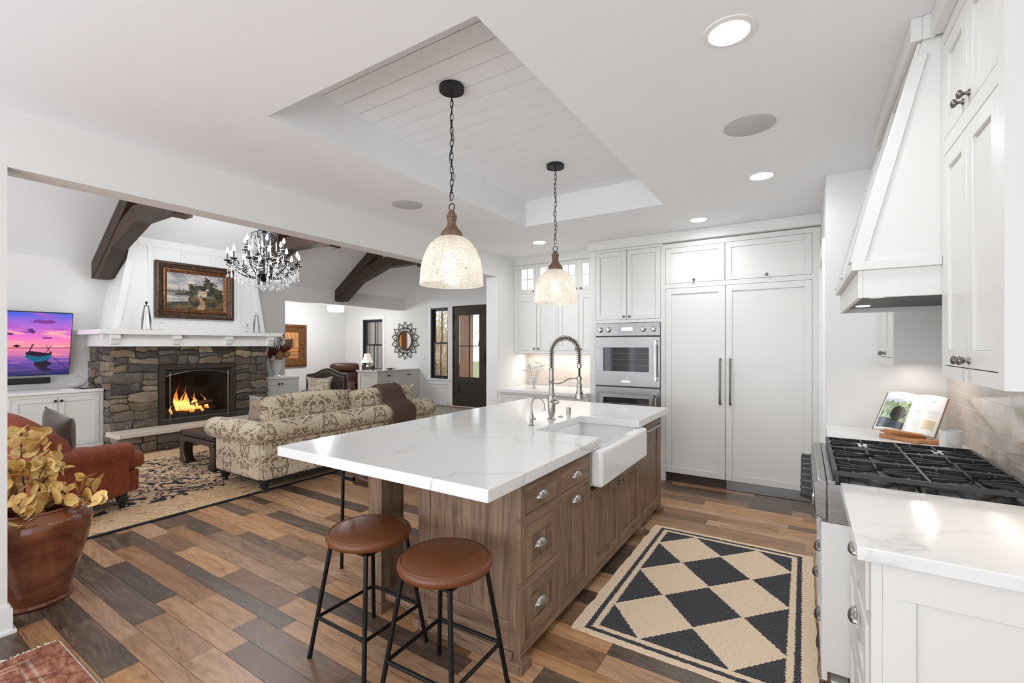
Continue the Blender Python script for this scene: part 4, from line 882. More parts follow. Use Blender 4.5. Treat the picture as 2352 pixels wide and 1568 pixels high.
# ---- cookbook on stand, mug
def picmesh(name, par, mat, o, u, v, nx, ny, fn, bend=None, loc=None, thick=0):
    m = MB(); o = Vector(o); u = Vector(u); v = Vector(v); n = u.cross(v).normalized(); m.col = []
    m.addv([o+u*(i/nx)+v*(j/ny)+(n*bend(i/nx, j/ny) if bend else Vector()) for j in range(ny+1) for i in range(nx+1)])
    for j in range(ny+1):
        for i in range(nx+1): m.col.append(fn(i/nx, j/ny))
    for j in range(ny):
        for i in range(nx): k = j*(nx+1)+i; m.f.append((k, k+1, k+nx+2, k+nx+1)); m.uv[len(m.f)-1] = [(i/nx, j/ny), ((i+1)/nx, j/ny), ((i+1)/nx, (j+1)/ny), (i/nx, (j+1)/ny)]
    return finish(name, m, mat, par, loc, smooth=80, recalc=False)
NZ = lambda x, y, s=0: noise.fractal(Vector((x, y, s)), .7, 2.1, 4)
def lerp(a, b, t): t = max(0, min(1, t)); return tuple(a[k]+(b[k]-a[k])*t for k in range(3))
st = thing('book_stand', 'bamboo cookbook stand on the corner counter', 'book stand', (.55, 3.80, .92))
# book plane: bottom edge from A to B, leaning back
A = Vector((.37, 3.66, .985)); B = Vector((.645, 3.60, .965)); UPV = Vector((.10, .20, .215)); uu = B-A
m = MB()
def bar(p, q, wd, th, m=m):
    p = Vector(p); q = Vector(q); d = (q-p).normalized(); e = Vector((0, 0, 1)).cross(d).normalized()*wd/2; z = Vector((0, 0, th)); m.hexa([p-e, q-e, q+e, p+e, p-e+z, q-e+z, q+e+z, p+e+z])
bar((.42, 3.72, .9205), (.58, 3.56, .9205), .05, .022); bar((.56, 3.60, .9205), (.73, 3.60, .9205), .06, .024); bar((.44, 3.72, .9205), (.62, 3.90, .9205), .05, .02)
finish('base', m, BAMB, st, bevel=.003)
m = MB(); n_ = uu.cross(UPV).normalized(); c0 = A+uu*.25+n_*-.0  # back board behind the book
q = [A+uu*.12, A+uu*.88, A+uu*.88+UPV*.8, A+uu*.12+UPV*.8]; off = -n_*.034; off2 = -n_*.022
m.hexa([q[0]+off, q[1]+off, q[1]+off2, q[0]+off2, q[3]+off, q[2]+off, q[2]+off2, q[3]+off2]); finish('back_board', m, BAMB, st)
m = MB(); l = -UPV.normalized()*.012; m.hexa([A+uu*.2+l-n_*.03, A+uu*.8+l-n_*.03, A+uu*.8+l+n_*.010, A+uu*.2+l+n_*.010, A+uu*.2-n_*.03+l*.1, A+uu*.8-n_*.03+l*.1, A+uu*.8+n_*.010+l*.1, A+uu*.2+n_*.010+l*.1]); finish('ledge', m, BAMB, st)
m = MB(); m.tube([A+uu*.5+UPV*.5-n_*.034, (.60, 3.90, .93)], .008, 6); finish('rear_strut', m, BAMB, st)
bk = thing('open_cookbook', 'open cookbook with landscape photo page resting on the bamboo stand', 'book', tuple(A))
m = MB(); off = -n_*.020; off2 = -n_*.016; a0 = A-uu*.03; b0 = A+uu*1.03; U2 = UPV*1.02
m.hexa([a0+off, b0+off, b0+off2, a0+off2, a0+U2+off, b0+U2+off, b0+U2+off2, a0+U2+off2]); finish('cover', m, plain('brown_board_cover', srgb(150, 122, 98), .6), bk)
m = MB(); off = -n_*.0155
rows = []
for j in (0, 1):
    pass
for s0_, s1_ in ((0, .5), (.5, 1)):
    NN = 8; top = []; bot = []
    for k in range(NN+1):
        f = s0_+(s1_-s0_)*k/NN; h = .004+.016*sin(pi*min(1, abs(f-.5)*2))**.7 if abs(f-.5) > .001 else .003
        top.append((f, h-.013))
    for (f0, h0), (f1, h1) in zip(top, top[1:]):
        m.hexa([A+uu*f0+off, A+uu*f1+off, A+uu*f1+n_*h1, A+uu*f0+n_*h0, A+uu*f0+UPV+off, A+uu*f1+UPV+off, A+uu*f1+UPV+n_*h1, A+uu*f0+UPV+n_*h0])
finish('page_block', m, plain('paper', srgb(240, 240, 238), .6), bk)
def bendf(s, e):
    def f_(x, y):
        f = s+(e-s)*x; return (.004+.016*sin(pi*min(1, abs(f-.5)*2))**.7 if abs(f-.5) > .001 else .003)-.0122
    return f_
def pg_photo(x, y):
    if y < .04 or x < .03 or x > .93 or y > .97: return srgb(242, 242, 240)
    if y > .80: return lerp(srgb(214, 216, 226), srgb(236, 236, 238), (y-.8)*5)
    hz = .74+.05*NZ(x*3, 1)
    if y > hz: return srgb(186, 192, 212)
    d = (x-.62)**2*9+((y-.42)/.26)**2
    if d < .55+.3*NZ(x*7, y*7): return srgb(28, 32, 24)
    if y < .26-.12*(x-.5): return lerp(srgb(40, 44, 52), srgb(80, 88, 100), .5+NZ(x*4, y*12))
    return lerp(srgb(96, 120, 92), srgb(176, 192, 146), .5+1.2*NZ(x*8, y*8, 3))
def pg_text(x, y):
    if .12 < y < .36 and .52 < x < .9: return srgb(226, 214, 182) if int(y*60) % 2 else srgb(214, 202, 172)
    if .80 < y < .84 and .35 < x < .68 and int(x*60) % 3: return srgb(170, 170, 172)
    if .15 < y < .62 and int(y*90) % 3 == 0 and (.1 < x < .46 or (.52 < x < .9 and y > .4)): return srgb(214, 214, 216)
    return srgb(242, 242, 240)
picmesh('photo_page', bk, PRINT, A, uu*.5, UPV, 40, 48, pg_photo, bendf(0, .5)); picmesh('text_page', bk, PRINT, A+uu*.5, uu*.5, UPV, 48, 90, pg_text, bendf(.5, 1))
mg = thing('white_mug', 'white ceramic mug with tiny grey print standing beside the cookbook', 'mug', (.690, 3.47, .92)); mx, my = .690, 3.47
m = MB(); m.lathe([(.001, 0), (.040, 0), (.045, .006), (.047, .02), (.047, .10), (.0475, .105), (.044, .105), (.0435, .02), (.038, .010), (.001, .010)], (mx, my, .92), n=48); finish('cup', m, CERAM, mg, smooth=50)
m = MB(); m.tube([(mx+.01, my+.045, .995), (mx+.014, my+.072, .99), (mx+.016, my+.08, .965), (mx+.014, my+.07, .945), (mx+.01, my+.045, .94)], .006, 8); finish('handle', m, CERAM, mg)
m = MB(); 
for k, (wd, zz) in enumerate(((.014, .972), (.010, .965), (.022, .958), (.028, .945))):
    for a in range(int(wd/.004)):
        th = radians(242)+a*.085; m.tube([(mx+.0472*cos(th), my+.0472*sin(th), .0+zz), (mx+.0472*cos(th+.05), my+.0472*sin(th+.05), zz+(.003 if a % 2 else 0))], .0006, 4)
finish('print', m, plain('grey_print', srgb(120, 120, 124), .5), mg)
# flowers on hutch
hv = thing('crystal_vase', 'small cut crystal vase with white flowers on the hutch counter', 'vase', (-3.06, 5.36, .92)); vx, vy = -3.06, 5.36
m = MB(); pr = [(.032, 0), (.036, .004), (.022, .02), (.030, .06), (.048, .13), (.060, .17)]; m.lathe(pr+[(r-.004, z+.001) for r, z in reversed(pr)], (vx, vy, .92), n=16, cap=False); m.lathe([(.001, .004), (.03, .004)], (vx, vy, .92), n=16, cap=False); finish('glass_body', m, CRYS, hv, smooth=10)
fl = thing('white_bouquet', 'white artificial roses and stems in the crystal vase', 'flowers', (vx, vy, .93))
m = MB(); g2 = MB(); r = random.Random(5); WP = plain('white_petal', srgb(240, 238, 232), .7)
heads = [(-.10, .03, 1.20), (-.06, -.04, 1.24), (-.14, 0, 1.15), (.06, 0, 1.21), (.10, -.02, 1.18), (.03, .03, 1.26), (.12, .03, 1.23), (-.03, .02, 1.19)]
for hx_, hy_, hz_ in heads:
    m.tube([(vx, vy, .94), (vx+hx_*.35, vy+hy_*.3, 1.08), (vx+hx_, vy+hy_, hz_)], .0025, 5)
    for k in range(12):
        a = r.uniform(0, 2*pi); b = r.uniform(0, 1); rr = .016+.028*b; c = Vector((vx+hx_+rr*cos(a), vy+hy_+rr*sin(a), hz_+.02-.02*b)); g2.ell(c, (.019, .019, .010), 8, 5)
finish('stems', m, plain('green_stem', srgb(150, 160, 120), .6), fl); finish('petals', g2, WP, fl)
# ---- kitchen rug
def rugmat():
    g = G('jute_diamond_rug'); x, y, _ = g.xyz(g.obj())      # object origin at the field centre
    jag = g.math('MULTIPLY', g.math('SUBTRACT', g.noise(g.map(g.obj(), (60, 60, 1)), 1, 1), .5), .014)
    rows_ = g.math('MULTIPLY', g.math('SUBTRACT', g.math('FRACT', g.math('MULTIPLY', y, 40)), .5), .007)
    xx = g.math('ADD', g.math('ADD', x, jag), rows_); yy = g.math('ADD', y, jag)
    W, Hh = .426, .485
    fx_ = g.math('ABSOLUTE', g.math('SUBTRACT', g.math('FRACT', g.math('ADD', g.math('DIVIDE', xx, W), 10.0)), .5))
    fy_ = g.math('ABSOLUTE', g.math('SUBTRACT', g.math('FRACT', g.math('ADD', g.math('DIVIDE', yy, Hh), 10.5)), .5))
    dia = g.math('GREATER_THAN', g.math('ADD', fx_, fy_), .512)
    ax_ = g.math('ABSOLUTE', xx); ay_ = g.math('ABSOLUTE', yy)
    inf = g.math('MULTIPLY', g.math('LESS_THAN', ax_, .426), g.math('LESS_THAN', ay_, .7275))
    dark = g.math('MULTIPLY', dia, inf)
    q = g.math('MAXIMUM', g.math('SUBTRACT', ax_, .426), g.math('SUBTRACT', ay_, .7275))
    stripe = g.math('MULTIPLY', g.math('GREATER_THAN', q, .032), g.math('LESS_THAN', q, .060))
    dark = g.math('MAXIMUM', dark, stripe)
    wv = g.noise(g.map(g.obj(), (40, 260, 1)), 1, 3, .7); wv2 = g.noise(g.map(g.obj(), (260, 60, 1)), 1, 3, .7)
    li = g.ramp(wv, (.3, srgb(226, 190, 152)), (.5, srgb(248, 222, 190)), (.7, srgb(255, 243, 220))); dk = g.ramp(wv2, (.35, srgb(42, 42, 46)), (.55, srgb(72, 72, 76)), (.75, srgb(122, 120, 120)))
    g.set(col=g.mix(dark, li, dk), rough=.95); g.bump(g.math('ADD', wv, wv2), .8, .004); return g.m
m = MB(); cx, cy = -.496, 3.0425; N = 60; rr = random.Random(2)
ed = []
X0, X1, Y0, Y1 = -1.045-cx, .055-cx, 2.22-cy, 3.868-cy
NX, NY = 30, 44
for j in range(NY+1):
    for i in range(NX+1):
        x = X0+(X1-X0)*i/NX; y = Y0+(Y1-Y0)*j/NY
        if i in (0, NX): x += noise.noise(Vector((i, y*9, 0)))*.010
        if j in (0, NY): y += noise.noise(Vector((x*9, j, 3)))*.007
        m.v.append(Vector((x+cx, y+cy, .007+.0012*noise.noise(Vector((x*7, y*7, 1))))))
for j in range(NY):
    for i in range(NX): k = j*(NX+1)+i; m.f.append((k, k+1, k+NX+2, k+NX+1))
bd_ = [j*(NX+1)+i for j, i in [(0, i) for i in range(NX)]+[(j, NX) for j in range(NY)]+[(NY, i) for i in range(NX, 0, -1)]+[(j, 0) for j in range(NY, 0, -1)]]
k0 = len(m.v); m.v += [Vector((m.v[b].x, m.v[b].y, .0005)) for b in bd_]
for a in range(len(bd_)): b = (a+1) % len(bd_); m.f.append((bd_[a], k0+a, k0+b, bd_[b]))
tag(finish('kitchen_rug', m, rugmat(), None, (cx, cy, 0)), 'cream jute rug with charcoal diamonds lying between island and range', 'rug')
# ================================================================== LIVING ROOM
def stones(m, T, U0, W0, U1, W1, d, ops, seed, hmin=.07, hmax=.17):
    """irregular fieldstone blocks in frame T; every stone is a bevelled polygon with its own depth and tone"""
    r = random.Random(seed); pal = [srgb(98, 86, 74), srgb(118, 104, 88), srgb(82, 73, 65), srgb(138, 124, 106), srgb(90, 82, 75), srgb(124, 106, 84), srgb(74, 67, 62), srgb(106, 94, 80), srgb(150, 134, 112), srgb(104, 96, 86)]
    cells = []
    def split(u0, w0, u1, w1, dep):
        W, H = u1-u0, w1-w0
        if (W < .40 and H < .155 and (dep > 3 or W*H < .04)) or (W < .14 and H < .22): 
            if W*H > .0: cells.append((u0, w0, u1, w1)); return
        if (H > .14 and H*1.9 > W) or W < .2:
            t = r.uniform(.36, .64); split(u0, w0, u1, w0+H*t, dep+1); split(u0, w0+H*t, u1, w1, dep+1)
        else:
            t = r.uniform(.34, .66); split(u0, w0, u0+W*t, w1, dep+1); split(u0+W*t, w0, u1, w1, dep+1)
    for reg in ops: split(*reg, 0)
    J = lambda u, w: (.050*noise.noise(Vector((u*5.3, w*5.3, seed))), .048*noise.noise(Vector((u*5.3+9, w*5.3, seed+4))))
    for (u0, w0, u1, w1) in cells:
        g = .006; cu, cw = (u0+u1)/2, (w0+w1)/2; pts = []
        cs = [(u0, w0), (u1, w0), (u1, w1), (u0, w1)]
        cut = r.randrange(8)
        for k in range(4):
            a = cs[k]; b = cs[(k+1) % 4]; n = 3
            for q in range(n):
                t = q/n; u = a[0]+(b[0]-a[0])*t; w = a[1]+(b[1]-a[1])*t
                ju, jw = J(u, w)
                edge = (abs(u-U0) < 1e-4 or abs(u-U1) < 1e-4); e2 = (abs(w-W0) < 1e-4 or abs(w-W1) < 1e-4)
                if edge: ju = 0
                if e2: jw = 0
                if any(abs(u-x) < 1e-4 for rg in ops for x in (rg[0], rg[2])): ju = 0
                if any(abs(w-x) < 1e-4 for rg in ops for x in (rg[1], rg[3])): jw = 0
                uu_ = u+ju; ww_ = w+jw
                if q == 0:   # soften corners
                    s = .10 if cut != k else .30
                    uu_ += (cu-uu_)*s*min(1, .12/(u1-u0)); ww_ += (cw-ww_)*s*min(1, .10/(w1-w0))
                L = max(1e-6, sqrt((cu-uu_)**2+(cw-ww_)**2)); uu_ += (cu-uu_)/L*g; ww_ += (cw-ww_)/L*g
                pts.append((uu_, ww_))
        dd = d+r.uniform(.008, .034); c = pal[r.randrange(len(pal))]; f = r.uniform(.8, 1.15); c = tuple(x*f for x in c)+(1,)
        n = len(pts)
        def ins(k): return [(p[0]+(cu-p[0])*k, p[1]+(cw-p[1])*k) for p in pts]
        s1 = min(.12, .014/max(.02, min(u1-u0, w1-w0)/2)); n0 = len(m.f)
        i0 = m.addv([(p[0], d-.03, p[1]) for p in pts]); i1 = m.addv([(p[0], dd-.008, p[1]) for p in pts]); i2 = m.addv([(p[0], dd+r.uniform(-.003, .003), p[1]) for p in ins(s1*1.5)]); i3 = m.addv([(p[0], dd+.003+r.uniform(-.005, .005), p[1]) for p in ins(.55)]); ic = m.addv([(cu, dd+.004, cw)])
        for a, b in ((i0, i1), (i1, i2), (i2, i3)):
            for k in range(n): m.f.append((a+k, a+(k+1) % n, b+(k+1) % n, b+k))
        for k in range(n): m.f.append((i3+k, i3+(k+1) % n, ic))
        m.fc += [c]*(len(m.f)-n0)
MORT = plain('mortar', srgb(70, 66, 60), .9)
fpl = thing('stone_fireplace', 'grey brown fieldstone fireplace surround with raised stone hearth', 'fireplace', (-8.4, 3.48, 0))
Y0, Y1, ZM = 2.37, 4.60, 1.50; FX = -8.16; FB0, FB1, FZ0, FZ1 = 2.945, 4.035, .295, 1.20
TFp = FR((FX, 0, 0), (0, 1, 0), (1, 0, 0))
m = MB(TFp); m.holes(Y0+.01, 0, Y1-.01, ZM, [(FB0-.0, FZ0, FB1+.0, FZ1)], -.80, 0); finish('masonry_core', m, MORT, fpl)
m = MB(TFp); m.fc = []
regs = [(Y0, FZ0, FB0-.004, ZM), (FB1+.004, FZ0, Y1, ZM), (FB0-.004, FZ1+.004, FB1+.004, ZM)]
stones(m, TFp, Y0, FZ0, Y1, ZM, 0, regs, 3); m.fc = m.fc; finish('stone_face', m, STONE, fpl, smooth=20, recalc=True)
m = MB(FR((0, Y0+.01, 0), (1, 0, 0), (0, -1, 0))); stones(m, None, LW+.01, .0, FX+.02, ZM, 0, [(LW+.01, .0, FX+.02, ZM)], 8); finish('stone_side', m, STONE, fpl, smooth=20)
m = MB(FR((0, Y1-.01, 0), (1, 0, 0), (0, 1, 0))); stones(m, None, LW+.01, .0, FX+.02, ZM, 0, [(LW+.01, .0, FX+.02, ZM)], 9); finish('stone_side', m, STONE, fpl, smooth=20)
m = MB(FR((-7.80, 0, 0), (0, 1, 0), (1, 0, 0))); stones(m, None, Y0-.02, 0, Y1+.10, .235, 0, [(Y0-.02, 0, Y1+.10, .235)], 5); finish('hearth_stone_face', m, STONE, fpl, smooth=20)
m = MB(FR((0, Y0-.01, 0), (1, 0, 0), (0, -1, 0))); stones(m, None, FX+.03, 0, -7.79, .235, 0, [(FX+.03, 0, -7.79, .235)], 6); finish('hearth_stone_side', m, STONE, fpl, smooth=20)
m = MB(); m.box((FX+.04, Y0+.0, 0), (-7.805, Y1+.08, .235)); finish('hearth_core', m, MORT, fpl)
m = MB()   # rough edged slab
N = 90; top = []; X = -7.745
pts = [(FX-.0, Y0-.045)]+[(X-.03*((k in (0,)) and 1)+.008*noise.noise(Vector((k*.7, 0, 0))), Y0-.04+(Y1-Y0+.18)*k/N) for k in range(N+1)]+[(FX, Y1+.14)]
R = []
for z, off in ((.236, -.004), (.250, .004), (.265, -.003), (.283, .004), (.297, -.004)):
    R.append([(p[0]+(off*(.5+noise.noise(Vector((p[1]*14, z*60, 0)))) if p[0] > FX+.01 else 0), p[1], z) for p in pts])
m.rings(R); finish('hearth_slab', m, HEARTH, fpl, smooth=50)
# firebox insert
fi = thing('fireplace_insert', 'black metal gas fireplace insert with arched door and burning logs', 'fireplace insert', (-8.3, 3.49, FZ0))
m = MB(TFp); m.holes(FB0+.002, FZ0+.003, FB1-.002, FZ1-.002, [(FB0+.075, FZ0+.10, FB1-.075, FZ1-.07)], -.02, .035); finish('outer_frame', m, BRONZE, fi, bevel=.004)
m = MB(TFp)
a0, a1, b0, b1 = FB0+.075, FB1-.075, FZ0+.10, FZ1-.07
n = 20; top = [(a0+(a1-a0)*k/n, b1-.11+.075*sin(pi*k/n)) for k in range(n+1)]
m.T = TFp @ Matrix.Identity(4)
P = [(a0, b1)]+top+[(a1, b1)]
for (p, q) in zip(top, top[1:]): m.hexa([(p[0], .0, p[1]), (q[0], .0, q[1]), (q[0], .012, q[1]), (p[0], .012, p[1]), (p[0], .0, b1), (q[0], .0, b1), (q[0], .012, b1), (p[0], .012, b1)])
m.box((a0, 0, b0), (a1, .012, b0+.05)); finish('arched_panel', m, BLACKM, fi)
m = MB(TFp); m.tube([(p[0], .045, p[1]+.012) for p in top], .006, 6); m.tube([(a0-.03, .045, b0-.02), (a1+.03, .045, b0-.02)], .006, 6); m.tube([(a0+.055, .048, b0-.05), (a0+.055, .048, b1-.04)], .006, 6); m.tube([(a1-.055, .048, b0-.05), (a1-.055, .048, b1-.04)], .006, 6); finish('door_bars', m, PEWT, fi)
m = MB(); fbx = plain('firebox_lining', (.022, .018, .015), .8)
m.box((-8.80, FB0+.03, FZ0+.02), (-8.78, FB1-.03, FZ1-.02)); m.box((-8.78, FB0+.03, FZ0+.02), (-8.18, FB0+.05, FZ1-.02)); m.box((-8.78, FB1-.05, FZ0+.02), (-8.18, FB1-.03, FZ1-.02)); m.box((-8.78, FB0+.05, FZ0+.02), (-8.18, FB1-.05, FZ0+.06)); m.box((-8.78, FB0+.05, FZ1-.05), (-8.18, FB1-.05, FZ1-.02)); finish('firebox', m, fbx, fi)
logm = plain('charred_log', (.05, .035, .028), .9, bump=(30, .8, .01))
for (p, q, r_) in (((-8.55, 3.10, .43), (-8.45, 3.85, .45), .065), ((-8.38, 3.22, .41), (-8.42, 3.80, .42), .05), ((-8.5, 3.35, .50), (-8.35, 3.78, .58), .045), ((-8.45, 3.70, .48), (-8.55, 3.25, .60), .04)):
    m = MB(); m.cyl(p, q, r_, 14, r_*.85); tag(finish('fire_log', m, logm, None, p), 'charred log burning inside the fireplace insert', 'log', 'logs in the fire')
m = MB(); m.box((-8.62, 3.12, .356), (-8.30, 3.86, .368)); finish('ember_bed', m, EMBER, fi)
def flame(y, x, h, wd, seed):
    m = MB(); R = []; ph = seed*1.7
    for k in range(13):
        t = k/12; rr = wd*(sin(pi*min(1, t*1.15+.12))**.8)*(1-t**2.2)+.0015; ox = .035*sin(t*5+ph)*t; oy = .05*sin(t*4.2+ph*1.6)*t
        R.append([(x+ox+rr*.55*cos(a)*(1+.3*sin(2*a+k*.8)), y+oy+rr*sin(a)*(1+.35*cos(a*3+k)), .40+h*t) for a in [2*pi*j/12 for j in range(12)]])
    m.rings(R); return m
fm = MB()
for y, x, h, wd, s in ((3.31, -8.44, .50, .042, 1), (3.37, -8.42, .38, .05, 2), (3.44, -8.44, .45, .038, 3), (3.50, -8.43, .30, .045, 4), (3.57, -8.42, .33, .04, 5), (3.63, -8.42, .24, .035, 6), (3.69, -8.43, .30, .03, 7), (3.22, -8.42, .16, .02, 8), (3.47, -8.36, .18, .035, 9), (3.29, -8.40, .30, .03, 10), (3.40, -8.38, .26, .035, 11), (3.62, -8.38, .14, .025, 12), (3.34, -8.40, .44, .02, 13), (3.54, -8.40, .26, .018, 14), (3.74, -8.42, .20, .018, 15), (3.42, -8.40, .34, .018, 16)):
    q = flame(y, x, h, wd, s); i = len(fm.v); fm.v += q.v; fm.f += [tuple(i+k for k in f) for f in q.f]
finish('fire_flames', fm, FIRE, fi, smooth=60)
light('fire_glow', 'POINT', (-8.3, 3.48, .6), 2.5, .1, col=(1, .48, .16))
m = MB(); m.box((-8.19, FB0+.07, FZ0+.09), (-8.186, FB1-.07, FZ1-.06)); finish('door_glass', m, glass('smoked_fire_glass', (.86, .84, .82), 0.0, k=.25), fi)
# mantel
mt = thing('mantel_shelf', 'white wooden mantel shelf with carved corbels over the stone', 'mantel', (-8.4, 3.48, 1.49))
m = MB(); m.box((LW+.001, 2.20, 1.655), (-7.965, 4.77, 1.722)); finish('shelf', m, TRIM, mt, bevel=.006)
m = MB(); m.box((LW+.001, 2.335, 1.498), (-8.05, 4.635, 1.654)); m.box((LW+.001, 2.325, 1.485), (-8.04, 4.645, 1.5)); finish('apron', m, TRIM, mt, bevel=.003)
def corbel(T, u0, u1):
    m = MB(T); pr = [(0, 1.515), (.018, 1.515), (.030, 1.530), (.034, 1.560), (.045, 1.585), (.062, 1.595), (.066, 1.62), (.068, 1.654), (0, 1.654)]
    i = m.addv([(u0, a, b) for a, b in pr]+[(u1, a, b) for a, b in pr]); n = len(pr)
    m.f += [tuple(i+k for k in range(n)), tuple(i+n+k for k in range(n))]+[(i+k, i+(k+1) % n, i+n+(k+1) % n, i+n+k) for k in range(n)]
    finish('corbel', m, TRIM, mt, bevel=.002)
TC = FR((-8.05, 0, 0), (0, 1, 0), (1, 0, 0))
for u in (2.34, 3.08, 3.83, 4.53): corbel(TC, u, u+.10)
corbel(FR((0, 2.335, 0), (1, 0, 0), (0, -1, 0)), -8.16, -8.06)
# tapered chimney breast with battens
cb = thing('chimney_breast', 'white tapered wood panelled chimney breast above the mantel', 'chimney', (-8.7, 3.585, 1.72)); CX_ = -8.43
zt = PL+SL*(CX_-LW)
m = MB(); m.hexa([(LW+.001, 2.475, 1.723), (CX_, 2.475, 1.723), (CX_, 4.70, 1.723), (LW+.001, 4.70, 1.723), (LW+.001, 2.66, PL-.002), (CX_, 2.70, zt-.002), (CX_, 4.47, zt-.002), (LW+.001, 4.51, PL-.002)]); finish('breast_body', m, TRIM, cb)
m = MB(); X = CX_; fy_ = lambda s, z: (2.475+(2.70-2.475)*(z-1.723)/(zt-1.723)) if s < 0 else (4.70+(4.47-4.70)*(z-1.723)/(zt-1.723))
def qd(ya0, yb0, za, ya1, yb1, zb, m=m): m.hexa([(X, ya0, za), (X+.014, ya0, za), (X+.014, yb0, za), (X, yb0, za), (X, ya1, zb), (X+.014, ya1, zb), (X+.014, yb1, zb), (X, yb1, zb)])
zl, zh = 1.725, zt-.02
qd(fy_(-1, zl), fy_(-1, zl)+.085, zl, fy_(-1, zh), fy_(-1, zh)+.085, zh); qd(fy_(1, zl)-.085, fy_(1, zl), zl, fy_(1, zh)-.085, fy_(1, zh), zh)
qd(fy_(-1, zh)+.085, fy_(1, zh)-.085, zh-.10, fy_(-1, zh)+.085, fy_(1, zh)-.085, zh); qd(fy_(-1, zl)+.085, fy_(1, zl)-.085, zl, fy_(-1, zl)+.085, fy_(1, zl)-.085, zl+.07)
for yc in (2.935, 3.37, 3.80, 4.23): qd(yc-.035, yc+.035, zl+.07, yc-.035, yc+.035, zh-.10)
finish('batten_frame', m, TRIM, cb, bevel=.002)
# framed pictures
def frame_ring(T, u0, w0, u1, w1, prof, name, mat, par):   # prof: list of (inset from outer edge, depth)
    m = MB(T); m.rings([[(u0+i, d, w0+i), (u1-i, d, w0+i), (u1-i, d, w1-i), (u0+i, d, w1-i)] for i, d in prof], True, False); return finish(name, m, mat, par, smooth=30)
TP = FR((CX_+.014, 0, 0), (0, 1, 0), (1, 0, 0)); a, b, c, d = 2.985, 1.93, 4.125, 2.815
pt = thing('landscape_painting', 'landscape painting in wide bronze frame over the mantel', 'painting', (CX_, 3.55, b))
frame_ring(TP, a, b, c, d, [(0, .002), (0, .05), (.012, .062), (.035, .066), (.05, .055), (.075, .05), (.10, .032)], 'outer_frame', DGOLD, pt)
frame_ring(TP, a+.10, b+.10, c-.10, d-.10, [(0, .030), (.004, .040), (.02, .042), (.032, .028), (.04, .024), (.05, .022), (.06, .012)], 'inner_gold_frame', GOLD, pt)
def land(x, y):
    n = NZ(x*4, y*5); c = lerp(srgb(206, 196, 186), srgb(122, 128, 138), (y-.5)*1.6+.9*n)
    if y < .52+.03*NZ(x*6, 2): c = lerp(srgb(128, 112, 82), srgb(92, 88, 78), .5+n)
    if y < .43 and x < .42: c = lerp(srgb(206, 200, 192), srgb(140, 138, 132), .5+1.5*NZ(x*3, y*14)) if y > .12 else c
    if x < .38 and .38 < y < .43 and .13 < x < .36: c = srgb(44, 38, 32)
    if (abs(x-.2) < .006 or abs(x-.27) < .005) and .4 < y < .6: c = srgb(60, 50, 40)
    if y < .34-.25*(x-.4)*0+.05*NZ(x*5, 7) and x > .36 or y < .16+.18*x: c = lerp(srgb(40, 38, 24), srgb(104, 84, 44), .45+1.3*NZ(x*7, y*9, 2))
    px_ = .60-.12*(.38-y)/.38; 
    if y < .36 and abs(x-(.56+.05*sin(y*9))) < .02+.16*(.36-y): c = lerp(srgb(150, 112, 82), srgb(188, 150, 116), .5+NZ(x*9, y*9))
    for tx, ty, rx_, ry_ in ((.46, .60, .13, .2), (.70, .66, .17, .26), (.86, .5, .16, .18), (.40, .44, .1, .1), (.95, .38, .14, .14)):
        if ((x-tx)/rx_)**2+((y-ty)/ry_)**2 < .75+.9*NZ(x*8, y*8, tx): c = lerp(srgb(26, 28, 18), srgb(78, 74, 44), .4+1.4*NZ(x*12, y*12))
    if .53 < x < .69 and .38 < y < .53 and not (.56 < x < .60 and y < .42): c = srgb(206, 186, 154) if not (.46 < y < .49 and int(x*60) % 2) else srgb(90, 76, 60)
    if .52 < x < .70 and .53 < y < .56: c = srgb(110, 80, 62)
    return c
picmesh('canvas', pt, CANVAS, (CX_+.014+.012, a+.158, b+.158), (0, c-a-.316, 0), (0, 0, d-b-.316), 110, 80, land)
TD = FR((DENL, 0, 0), (0, 1, 0), (1, 0, 0)); a, b, c, d = 6.32, .935, 7.50, 2.055
p2 = thing('den_painting', 'gold framed painting of warm brown steps and drapery on the den wall', 'painting', (DENL, 7, b))
frame_ring(TD, a, b, c, d, [(0, .002), (0, .06), (.02, .08), (.06, .085), (.08, .06), (.12, .05), (.16, .03), (.20, .028), (.21, .012)], 'ornate_frame', GOLD, p2)
def steps(x, y):
    if y < .42: return lerp(srgb(104, 50, 22), srgb(196, 134, 76), 1 if int(y*16) % 2 else .25+.2*x)
    if ((x-.62)/.36)**2+((y-.95)/.22)**2 < 1: return lerp(srgb(216, 160, 100), srgb(170, 112, 60), abs(sin(x*22+y*9)))
    if .42 < x < .78 and y < .78: return srgb(58, 30, 16)
    return lerp(srgb(178, 114, 58), srgb(204, 142, 82), .5+NZ(x*5, y*5)) if not (.80 < x < .84) else srgb(120, 70, 34)
picmesh('canvas', p2, CANVAS, (DENL+.012, a+.20, b+.20), (0, c-a-.4, 0), (0, 0, d-b-.4), 70, 70, steps)
